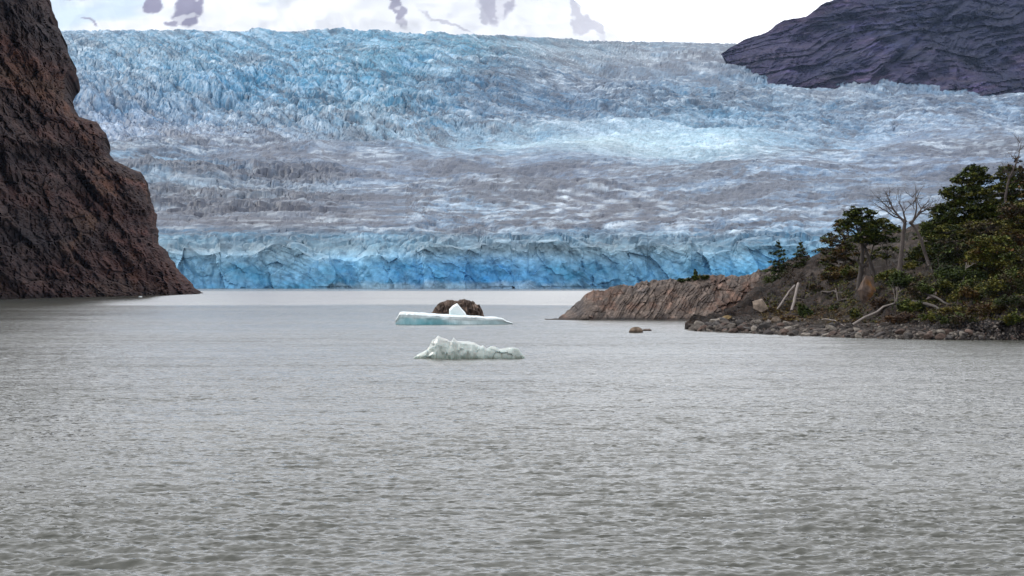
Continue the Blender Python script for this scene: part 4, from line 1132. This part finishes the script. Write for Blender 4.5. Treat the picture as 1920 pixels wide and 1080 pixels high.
# -- left edge of the wooded bank
conifer('young_beech', 'dark pyramidal young tree leftmost on the bank against the blue ice', 'tree', (1461, 540), 449, 62, [DK, GR, DK], seed=7, tiers=11, dens=1.3, D=286)
shrub('shrub', 'dark green bush under the leftmost pyramidal tree', 'shrub', (1462, 548), 58, 40, [DK, GR, DB], 16, 8, D=283)
conifer('young_beech', 'slim sparse young tree on the crest right of the pyramidal tree', 'tree', (1502, 502), 450, 42, [DK, DB, GR], seed=9, tiers=8, dens=.9, D=288)
shrub('dry_brush', 'bare grey brushwood above the two bleached leaning logs', 'brushwood', (1492, 532), 60, 32, [DB, (0.07, .055, .045)], 7, 10, leaf=.07)

tree('layered_beech', 'broad beech of flat olive tiers left of the tall dark trunk', 'tree', (1588, 520),
     [[(1588, 520, .16), (1584, 480, .12), (1590, 440, .08), (1586, 415, .03)]],
     [(1583, 423, 24, 12, 14, .75), (1575, 448, 40, 12, 20, .9), (1568, 470, 42, 12, 20, .9), (1600, 478, 44, 20, 22, 1.0), (1570, 495, 36, 18, 18, 1.0)],
     [DK, GR, OL, DB, BR], D=258, seed=12)
tree('wind_bent_beech', 'dark flat-topped beech on a thick forked trunk left of the bare dead pair', 'tree', (1606, 575),
     [[(1606, 575, .42), (1612, 530, .32), (1617, 495, .28), (1618, 468, .20), (1614, 435, .14), (1616, 400, .06)],
      [(1645, 522, .20), (1636, 498, .20), (1622, 462, .17), (1612, 440, .13), (1600, 405, .06)],
      [(1616, 500, .16), (1604, 488, .10), (1594, 470, .05)], [(1620, 500, .14), (1634, 480, .10), (1640, 455, .06)], [(1620, 462, .12), (1640, 448, .09), (1655, 425, .05)], [(1605, 405, .05), (1592, 396, .035), (1578, 392, .015)]],
     [(1612, 402, 30, 13, 22, .8), (1612, 418, 32, 14, 26, .9), (1620, 440, 30, 14, 20, .9), (1645, 428, 34, 20, 26, .9), (1652, 450, 28, 10, 12, .8), (1607, 392, 20, 6, 8, .6)],
     [DK, DK, GR, GR, OL], D=238, seed=14, dens=1.25)
tree('young_beech', 'slender tree with pale trunk between the forked beech and the dead pair', 'tree', (1661, 512),
     [[(1661, 512, .11), (1664, 480, .09), (1662, 440, .05), (1656, 415, .02)], [(1662, 478, .06), (1652, 458, .04), (1644, 442, .02)]],
     [(1668, 470, 26, 9, 9, .7), (1662, 425, 26, 12, 12, .8), (1650, 478, 24, 6, 7, .7)], [DK, GR, OL], D=246, seed=15, bark=M_BARKG)

# -- the bare pair
tree('dead_tree', 'left of two bare dead trees, stout grey upright trunk', 'dead tree', (1687, 506),
     [[(1687, 508, .30), (1691, 470, .27), (1695, 440, .24), (1698, 418, .22)], [(1698, 418, .17), (1686, 406, .13), (1676, 392, .09), (1668, 368, .05), (1662, 356, .02)],
      [(1697, 416, .14), (1694, 402, .10), (1688, 388, .06), (1680, 376, .03)]],
     [], [], D=232, seed=21, bark=M_BARKG, bare=[(1690, 410, -1.2, .25, 3.2, .08, 2), (1680, 398, -.8, 1.1, 2.6, .06, 2), (1686, 406, -1, .7, 2.2, .07, 2), (1676, 392, -1.2, .5, 2.6, .06, 2), (1668, 368, -.9, .6, 1.5, .035, 2), (1672, 380, -1, .2, 1.9, .045, 2), (1694, 402, .1, 1.2, 2.2, .05, 2), (1688, 388, -.3, 1.2, 1.8, .04, 2), (1680, 376, -.7, .9, 1.3, .03, 2), (1668, 368, .3, 1, 1.2, .03, 2)])
tree('dead_tree', 'right of two bare dead trees, slim trunk leaning left', 'dead tree', (1744, 505),
     [[(1745, 506, .24), (1738, 480, .21), (1728, 450, .19), (1716, 425, .18), (1706, 416, .17)], [(1708, 418, .16), (1718, 406, .12), (1727, 392, .08), (1736, 382, .045), (1742, 376, .02)],
      [(1712, 412, .12), (1714, 392, .09), (1711, 370, .05), (1712, 350, .02)]],
     [], [], D=230, seed=23, bark=M_BARKG, bare=[(1722, 398, 1.2, .35, 2.8, .07, 2), (1712, 380, .8, .9, 2.2, .05, 2), (1718, 406, .9, .9, 2.0, .06, 2), (1727, 392, 1.1, .5, 1.8, .05, 2), (1727, 392, .3, 1.2, 1.8, .05, 2), (1736, 382, 1, .8, 1.1, .03, 1), (1714, 392, -.5, 1, 1.8, .045, 2), (1711, 370, .5, 1, 1.3, .035, 2), (1711, 370, -.6, .8, 1.3, .03, 2), (1724, 400, 1, -.1, 1.6, .04, 2)])

# -- the dense wood on the right
WOOD = 'dense beeches crowding the right bank'
tree('beech', 'tall dense green beech, its feathery peak highest right of the dead pair', 'tree', (1822, 520),
     [[(1822, 520, .34), (1824, 450, .26), (1822, 380, .16), (1826, 320, .05)]],
     [(1826, 318, 22, 10, 16, .8), (1822, 335, 40, 12, 30, .9), (1812, 362, 48, 16, 40, 1.0), (1805, 395, 58, 20, 54, 1.1), (1795, 430, 64, 24, 60, 1.2), (1790, 465, 62, 24, 50, 1.2)],
     [DK, GR, GR, OL], D=238, seed=31, dens=1.15, group=WOOD)
tree('beech', 'green beech wedged behind the right dead tree, lower left of the tall peak', 'tree', (1756, 510),
     [[(1756, 510, .2), (1758, 470, .15), (1765, 410, .06)]],
     [(1768, 410, 26, 16, 22, .9), (1752, 445, 36, 22, 34, 1.0), (1745, 480, 42, 20, 34, 1.0)], [DK, DK, GR, OL], D=242, seed=33, dens=1.1, group=WOOD)
tree('beech', 'green beech at the right edge below the brown dead-topped one', 'tree', (1893, 505),
     [[(1893, 505, .3), (1890, 430, .2), (1895, 345, .06)]],
     [(1893, 325, 26, 16, 22, .9), (1895, 355, 36, 20, 34, 1.0), (1890, 395, 44, 24, 46, 1.1), (1880, 440, 52, 26, 54, 1.2)], [DK, GR, OL, GR], D=236, seed=35, dens=1.1, group=WOOD)
tree('dying_beech', 'brown half-dead tree at the right edge with bare twisted top and pale trunk', 'dead tree', (1893, 470),
     [[(1893, 480, .22), (1891, 410, .19), (1884, 370, .15), (1890, 335, .12), (1905, 300, .08), (1912, 268, .03)], [(1890, 335, .09), (1880, 318, .05), (1872, 305, .02)], [(1884, 362, .05), (1870, 362, .04), (1862, 364, .02)]],
     [(1905, 320, 22, 26, 10, .6)], [DB, BR, DK], D=229, seed=37, bark=M_BARKG, dens=.6,
     bare=[(1912, 268, -.6, 1, 1.4, .035, 2), (1905, 300, -1, .9, 1.7, .045, 2), (1908, 285, .8, .9, 1.5, .04, 2), (1900, 315, -1, .4, 1.6, .045, 2), (1890, 335, 1, .5, 1.7, .05, 2), (1895, 325, -.8, .5, 1.6, .05, 2), (1909, 275, .2, 1.2, 1.2, .03, 2)])
tree('beech', 'beech at the right frame edge with rust brown upper crown', 'tree', (1940, 500),
     [[(1940, 500, .3), (1935, 420, .2), (1930, 340, .08)]],
     [(1932, 330, 24, 26, 24, .9), (1935, 380, 36, 26, 30, 1.0), (1930, 430, 40, 26, 30, 1.0)], [DB, DK, BR, GR], D=228, seed=39, group=WOOD)
tree('leaning_beech', 'low beech of drooping olive tiers on two dark leaning trunks above the bluff', 'tree', (1868, 556),
     [[(1868, 560, .24), (1857, 530, .22), (1848, 500, .17), (1856, 460, .08)], [(1842, 545, .12), (1834, 520, .11), (1830, 490, .06)], [(1896, 556, .10), (1889, 530, .08), (1880, 500, .05)]],
     [(1858, 452, 40, 10, 18, 1.0), (1868, 472, 52, 12, 30, 1.1), (1875, 495, 54, 13, 34, 1.1), (1885, 520, 42, 12, 20, 1.0), (1835, 490, 34, 10, 12, .9)], [DK, OL, GR, OL, BR], D=212, seed=41, dens=1.1)
tree('beech', 'shaded beech filling the bank between the leaning dead trunk and the drooping tiers', 'tree', (1800, 530),
     [[(1800, 530, .2), (1800, 490, .14), (1795, 450, .06)]],
     [(1795, 470, 46, 20, 34, 1.1), (1805, 500, 54, 18, 34, 1.1)], [DK, DK, GR, DB], D=224, seed=43, group=WOOD)
tree('beech', 'beech at the right frame edge hanging over the dark bluff', 'tree', (1925, 560),
     [[(1925, 560, .2), (1920, 520, .14), (1915, 480, .06)]],
     [(1912, 480, 30, 14, 16, 1.0), (1915, 510, 34, 14, 18, 1.0), (1920, 540, 26, 12, 12, .9)], [DK, GR, OL, DB], D=203, seed=45, group=WOOD)

for k_, (lb_, bx_, D_, cr_, pal_) in enumerate([
    ('beech behind the tall peak, filling the gap towards the brown dead-topped tree', 1862, 246, [(1868, 368, 26, 20, 22, 1.0), (1862, 400, 34, 26, 34, 1.1), (1855, 440, 44, 26, 40, 1.2)], [DK, GR, OL]),
    ('low beech filling the wood just under the tall peak, left part', 1770, 232, [(1778, 440, 34, 18, 24, 1.0), (1772, 478, 40, 22, 30, 1.1)], [DK, GR, DK, OL]),
    ('low beech filling the wood between the tall peak and the right edge', 1850, 226, [(1850, 430, 50, 20, 34, 1.1), (1862, 470, 60, 22, 40, 1.2)], [DK, OL, GR, DB]),
    ('brown-green beech low at the right edge above the drooping tiers', 1910, 219, [(1908, 400, 30, 26, 26, 1.0), (1910, 450, 36, 24, 30, 1.1)], [DB, BR, OL, DK]),
    ('young green beech at the foot of the right bare trunk', 1728, 236, [(1728, 472, 20, 16, 14, .8), (1722, 490, 26, 12, 14, .8)], [GR, OL, DK])]):
    tree('beech', lb_, 'tree', (bx_, 520), [[(bx_, 520, .18), (bx_ + 2, 480, .13), (bx_, cr_[0][1], .05)]], cr_, pal_, D=D_, seed=90 + k_, dens=1.1, group=WOOD)

# -- shrubs over the slopes
SH = [
 ('rust and olive bush on the slope under the layered beech', (1570, 528), 62, 30, [BR, OL, DB, GR], 20),
 ('olive bush left of the tall forked trunk', (1596, 524), 44, 34, [OL, GR, BR], 16),
 ('bright olive bush at the foot of the left bare trunk', (1668, 524), 44, 20, [OL, YE, GR], 14),
 ('dark green bush hanging below the left bare trunk', (1690, 544), 54, 34, [DK, GR], 20),
 ('yellow-green bush right of the left bare trunk foot', (1712, 506), 34, 16, [OL, YE, GR], 10),
 ('twin small dark conifer-like bush on the grassy flat, left one', (1504, 594), 16, 28, [DK, GR], 9),
 ('small dark bush on the grassy flat, right of its taller twin', (1518, 592), 15, 18, [DK, GR], 7),
 ('small dark bush on the flat below the white stub log', (1563, 583), 18, 13, [DK, GR], 7),
 ('green bush at the foot of the tall forked trunk', (1606, 600), 22, 26, [DK, GR, OL], 11),
 ('dark green bush on the bank right of the long pale log', (1712, 584), 54, 26, [DK, GR, OL], 17),
 ('low brown bush above the shore right of the long pale log', (1690, 604), 60, 18, [DB, BR, DB], 14),
 ('moss green bush above the shore rocks below the fallen dark trunk', (1745, 600), 40, 18, [GR, DK, OL], 12),
 ('orange-tinged bush under the drooping tiers', (1820, 562), 66, 28, [BR, OL, DK, GR], 20),
 ('dark bush right of the leaning dead trunk roots', (1776, 552), 60, 28, [DK, GR, OL], 20),
 ('rusty bush on top of the dark bluff', (1850, 584), 56, 18, [BR, DB, OL], 14),
 ('green tuft on the dark bluff at the right frame edge', (1903, 606), 34, 20, [GR, OL, DK], 12),
 ('dark bush above the bluff at the right frame edge', (1900, 575), 60, 26, [DK, GR, DB], 18),
 ('yellowish bush on the slope between the fallen dark trunks', (1785, 588), 44, 16, [OL, YE, DB], 11),
 ('dry orange grass clump on the flat left of the twin bushes', (1478, 600), 30, 7, [BR, YE, DB], 8),
 ('dull shrub on the scree between the leaning logs and the beech', (1530, 545), 34, 12, [DB, DB, OL], 7),
]
SH += [
 ('broad dark thicket under the tall peak beech, right of the leaning dead trunk foot', (1800, 535), 90, 40, [DK, GR, DK], 30),
 ('dark thicket between the mossy broken branch and the two leaning trunks', (1832, 552), 60, 34, [DK, GR, OL], 20),
 ('dark thicket right of the two leaning trunks above the bluff', (1885, 556), 70, 44, [DK, GR, OL, DB], 28),
 ('rust and green thicket at the right frame edge, middle of the bank', (1915, 540), 60, 44, [DK, BR, GR], 22),
 ('low dark scrub just above the bluff left end', (1790, 604), 60, 20, [DK, DB, GR], 16),
 ('dark scrub mid slope between the fallen trunks and the twisted roots', (1735, 556), 60, 30, [DK, GR, DB], 18),
 ('brown scrub on the broken earth under the orange boulder', (1655, 578), 44, 20, [DB, BR, DB], 10),
]
for i, (lb_, c, w_, h_, pal, n_) in enumerate(SH):
    shrub('shrub', lb_, 'shrub', c, w_, h_, pal, n_, 60 + i)

# loose ground plants, past counting
def ground_cover():
    b = Builder(); r = random.Random(8); r_ = np.random.default_rng(8)
    for i in range(2300):
        px = 1430 + (490 if r.random() < .8 else 900) * r.random()
        lo = np.interp(px, [1430, 1640, 1760, 1920], [602, 606, 604, 600]); hi = np.interp(px, [1430, 1483, 1560, 1640, 1920], [560, 520, 520, 520, 500])
        py = hi + (lo - hi) * r.random()
        if 1440 < px < 1560 and py < 575 and r.random() < .6: continue
        if 1600 < px < 1700 and 530 < py < 600 and r.random() < .7: continue
        p, nr = on_bank(px, py)
        pal = [BR, YE, DB] if (px < 1620 and py > 578) else ([DB, OL, BR] if r.random() < .5 else [DK, GR, OL])
        spray(b, (p.x, p.y, p.z + .06), .30 + .45 * r.random(), .10, 20, r_, pal, .10)
    tag(link('ground_cover', b.mesh('ground_cover', False), M_LEAF), kind='stuff')
ground_cover()

# ---------------------------------------------------------------- boulders and logs
def boulder(px, py, wpx, hpx, tint, label, seed, lichen=False):
    p, _ = on_bank(px, py); u = p.y / F
    import bmesh
    rb = np.random.default_rng(seed); bm = bmesh.new()
    for _ in range(15):
        q = rb.normal(size=3); q /= np.linalg.norm(q); q *= rb.uniform(.85, 1.1); bm.verts.new(q)
    hull = bmesh.ops.convex_hull(bm, input=bm.verts[:]); bmesh.ops.delete(bm, geom=[v for v in bm.verts if not v.link_faces], context='VERTS')
    bmesh.ops.subdivide_edges(bm, edges=bm.edges[:], cuts=5, use_grid_fill=True); bmesh.ops.triangulate(bm, faces=bm.faces[:])
    bm.verts.index_update(); co = np.array([v.co[:] for v in bm.verts]); fc = [[v.index for v in f.verts] for f in bm.faces]; bm.free()
    co = co + 0.05 * np.stack([fbm(co[:, 0] * 4 + k, co[:, 1] * 4, co[:, 2] * 4, seed=seed + k, octv=3) for k in range(3)], -1)
    me = make_mesh('boulder', co, fc, np.ones((len(co), 3)), False); co = np.array([v.co[:] for v in me.vertices])
    m = fbm(co[:, 0] * 2, co[:, 1] * 2, co[:, 2] * 2, seed=seed, octv=4)[:, None]
    c = np.array(tint) * (1 + .45 * m)
    if lichen:
        w = sstep(-.05, .25, m[:, 0] + .5 * co[:, 0])[:, None]; c = c * (1 - w) + np.array([.115, .055, .018]) * w
    for i in range(len(co)): me.color_attributes['tint'].data[i].color = (*c[i], 1)
    o = link('boulder', me, M_ROCK); o.location = p + Vector((0, .5, hpx * u * .30)); o.scale = (wpx * u / 2 * 1.25, wpx * u / 2, hpx * u / 2 * 1.3); o.rotation_euler = (0, 0, 0)
    tag(o, label, 'boulder')
boulder(1629, 561, 36, 48, (.085, .06, .048), 'upright orange-lichened boulder between the two stems of the forked beech', 5, True)
boulder(1425, 583, 30, 26, (.19, .15, .12), 'pale angular boulder where the headland joins the bank', 6)
boulder(1365, 601, 20, 11, (.15, .105, .05), 'tawny rounded boulder at the headland foot above the stone spit', 7)
boulder(1458, 603, 26, 11, (.14, .11, .085), 'broad low tan boulder on the edge of the grassy flat', 8)
boulder(1441, 607, 11, 10, (.22, .19, .17), 'small grey boulder left of the broad tan one', 9)
boulder(1446, 628, 26, 12, (.035, .03, .03), 'black wet boulder at the waterline of the stone shore', 10)
boulder(1750, 562, 24, 18, (.22, .18, .17), 'pale quartz-streaked boulder above the fallen dark trunks', 12)
boulder(1345, 606, 13, 11, (.24, .2, .17), 'light squarish boulder topping the stone spit', 14)

def log(label, a, b, r0, r1, mat, branches=(), cat='log', lift=(.15, .15), seed=0, name='log', dy=(0, 0)):
    r = random.Random(seed)
    pa, _ = on_bank(*a); pb, _ = on_bank(*b)
    if cat == 'leaning log': pb = P(b[0], b[1], pa.y + 3.5)
    pa = pa + Vector((0, dy[0], lift[0])); pb = pb + Vector((0, dy[1], lift[1]))
    o = empty(name, pa); tag(o, label, 'log' if 'log' in cat else cat)
    t = Builder(); pts = curve(pa, pb, 8, .007, r, .015)
    tube(t, [local(pa, q) for q in pts], list(np.linspace(r0, r1, 8)), 8)
    link('trunk', t.mesh('trunk'), mat, o)
    for (f, dx, dz, ln, rd) in branches:
        bb = Builder(); q = pts[int(f * 7)]; twigs(bb, local(pa, q), (dx, -.3, dz), ln, rd, 1, r, .5, .1)
        link('branch', bb.mesh('branch'), mat, o)
    return o
log('long bleached driftwood log slanting up the shore to a forked root', (1598, 612), (1678, 571), .14, .10, M_DEAD, [(1.0, .4, 1.2, 1.6, .07), (.9, .7, -.6, 1.0, .05), (1.0, 1, .3, 1.2, .06), (1, -.1, 1.5, 1.9, .06)], seed=1)
log('pale leaning log, left of two propped against the scree', (1457, 582), (1490, 535), .13, .11, M_DEAD, [], 'leaning log', (.1, .0), seed=2)
log('pale leaning log, right of two, with a twig at its foot', (1484, 584), (1497, 531), .16, .16, M_DEAD, [(.15, -.4, -1, .6, .05), (.5, 1, -.5, 1.4, .03)], 'leaning log', (.1, .0), seed=3)
log('thin grey driftwood pole lying on the stones left of the long log', (1541, 601), (1584, 614), .05, .035, M_DEAD, [(.6, 1, .2, .7, .02)], seed=4)
log('short pale stick lying on the shore stones', (1524, 621), (1550, 619), .05, .03, M_DEAD, seed=5)
log('dark dead trunk lying behind the white stub', (1540, 549), (1594, 556), .10, .08, M_BARKG, [(.3, -.5, .6, .9, .04), (.8, .6, .5, .8, .04)], seed=6)
log('twisted grey root tangle at the foot of the forked beech', (1574, 566), (1596, 563), .07, .05, M_BARKG, [(.2, -.8, .3, .9, .04), (.5, .2, .6, .7, .03), (.9, .8, .2, .8, .04)], seed=7)
log('upper of two fallen dark trunks on the right bank', (1722, 550), (1780, 574), .14, .10, M_BARK, [(.8, .7, .3, .8, .04)], seed=8)
log('lower of two fallen dark trunks on the right bank', (1712, 568), (1770, 584), .20, .12, M_BARK, [(.9, 1, .2, 1.2, .05), (.5, .3, -.6, .7, .04)], seed=9)

def snag(label, a, top, r0, mat, bare, seed):
    p, _ = on_bank(*a); D = p.y - .8; r = random.Random(seed)
    root = P(a[0], a[1], D); o = empty('snag', root); tag(o, label, 'dead wood')
    t = Builder(); pts = curve(root - Vector((0, -.2, .35)), P(top[0], top[1], D), 6, .02, r)
    tube(t, [local(root, q) for q in pts], list(np.linspace(r0, r0 * .45, 6)), 7)
    for (f, dx, dz, ln, rd) in bare: twigs(t, local(root, pts[int(f * 5)]), (dx, -.2, dz), ln, rd, 1, r, .5, .2)
    link('trunk', t.mesh('trunk'), mat, o)
snag('short white snapped stub standing on the scree', (1573, 561), (1567, 541), .11, M_DEAD, [], 1)
snag('small pale forked snag beside the orange boulder', (1632, 548), (1638, 527), .05, M_DEAD, [(.6, .6, .8, .6, .03), (.4, -.5, .8, .4, .02)], 2)
snag('bleached forked root standing where the long log ends', (1681, 562), (1682, 538), .08, M_DEAD, [(.6, .9, .5, .8, .04), (.8, -.3, 1, .5, .03)], 3)
snag('tangle of bare roots below the leaning dead trunk', (1756, 532), (1746, 502), .10, M_BARKG, [(.2, -.6, -.8, 1.2, .05), (.6, -1, .1, 1.0, .04), (.5, .6, -.7, 1.4, .05)], 4)
snag('thin bare upright stick with side twigs right of the leaning dead tree', (1762, 508), (1759, 482), .045, M_BARKG, [(.5, .9, .2, .8, .025), (.3, .8, .7, .7, .02)], 5)
snag('pale mossy broken branch showing in the foliage above the bluff', (1806, 536), (1812, 492), .07, M_DEAD, [(.9, .9, .4, 1.0, .06), (.6, .8, -.5, .9, .04), (.5, -.5, -.8, .9, .03)], 6)
snag('white dead antler-like twigs showing among the green crowns', (1836, 460), (1824, 446), .05, M_DEAD, [(.8, 1.1, 1.0, 1.3, .03), (.6, -.8, .5, 1.2, .03)], 7)

# little white growler at the foot of the cliff
def growler():
    p = (float(X(263, 690)), 660.0, 0.0)
    me = stone_mesh('growler', 77, 3, .3, (.8, .84, .86)); o = link('growler', me, M_BERG); o.location = (float(X(263, 640)), 640, .1); o.scale = (.8, .5, .45)
    tag(o, 'tiny white lump of ice in the water at the foot of the cliff', 'ice lump')
growler()

# ---------------------------------------------------------------- thin haze over the valley
def haze():
    x0, x1, y0, y1, z0, z1 = -6500, 6500, -1500, 11800, -10.5, 3000
    V = [(x, y, z) for z in (z0, z1) for y in (y0, y1) for x in (x0, x1)]
    Fc = [[0, 2, 3, 1], [4, 5, 7, 6], [0, 1, 5, 4], [2, 6, 7, 3], [0, 4, 6, 2], [1, 3, 7, 5]]
    me = make_mesh('haze', V, Fc)
    m = bpy.data.materials.new('haze'); m.use_nodes = True; t = m.node_tree; t.nodes.clear()
    out = t.nodes.new('ShaderNodeOutputMaterial'); v = t.nodes.new('ShaderNodeVolumePrincipled')
    v.inputs['Color'].default_value = (0.50, 0.66, 1.0, 1); v.inputs['Density'].default_value = 1.1e-5; v.inputs['Anisotropy'].default_value = 0.1
    t.links.new(v.outputs[0], out.inputs['Volume'])
    o = link('haze', me, m); tag(o, kind='stuff')
haze()
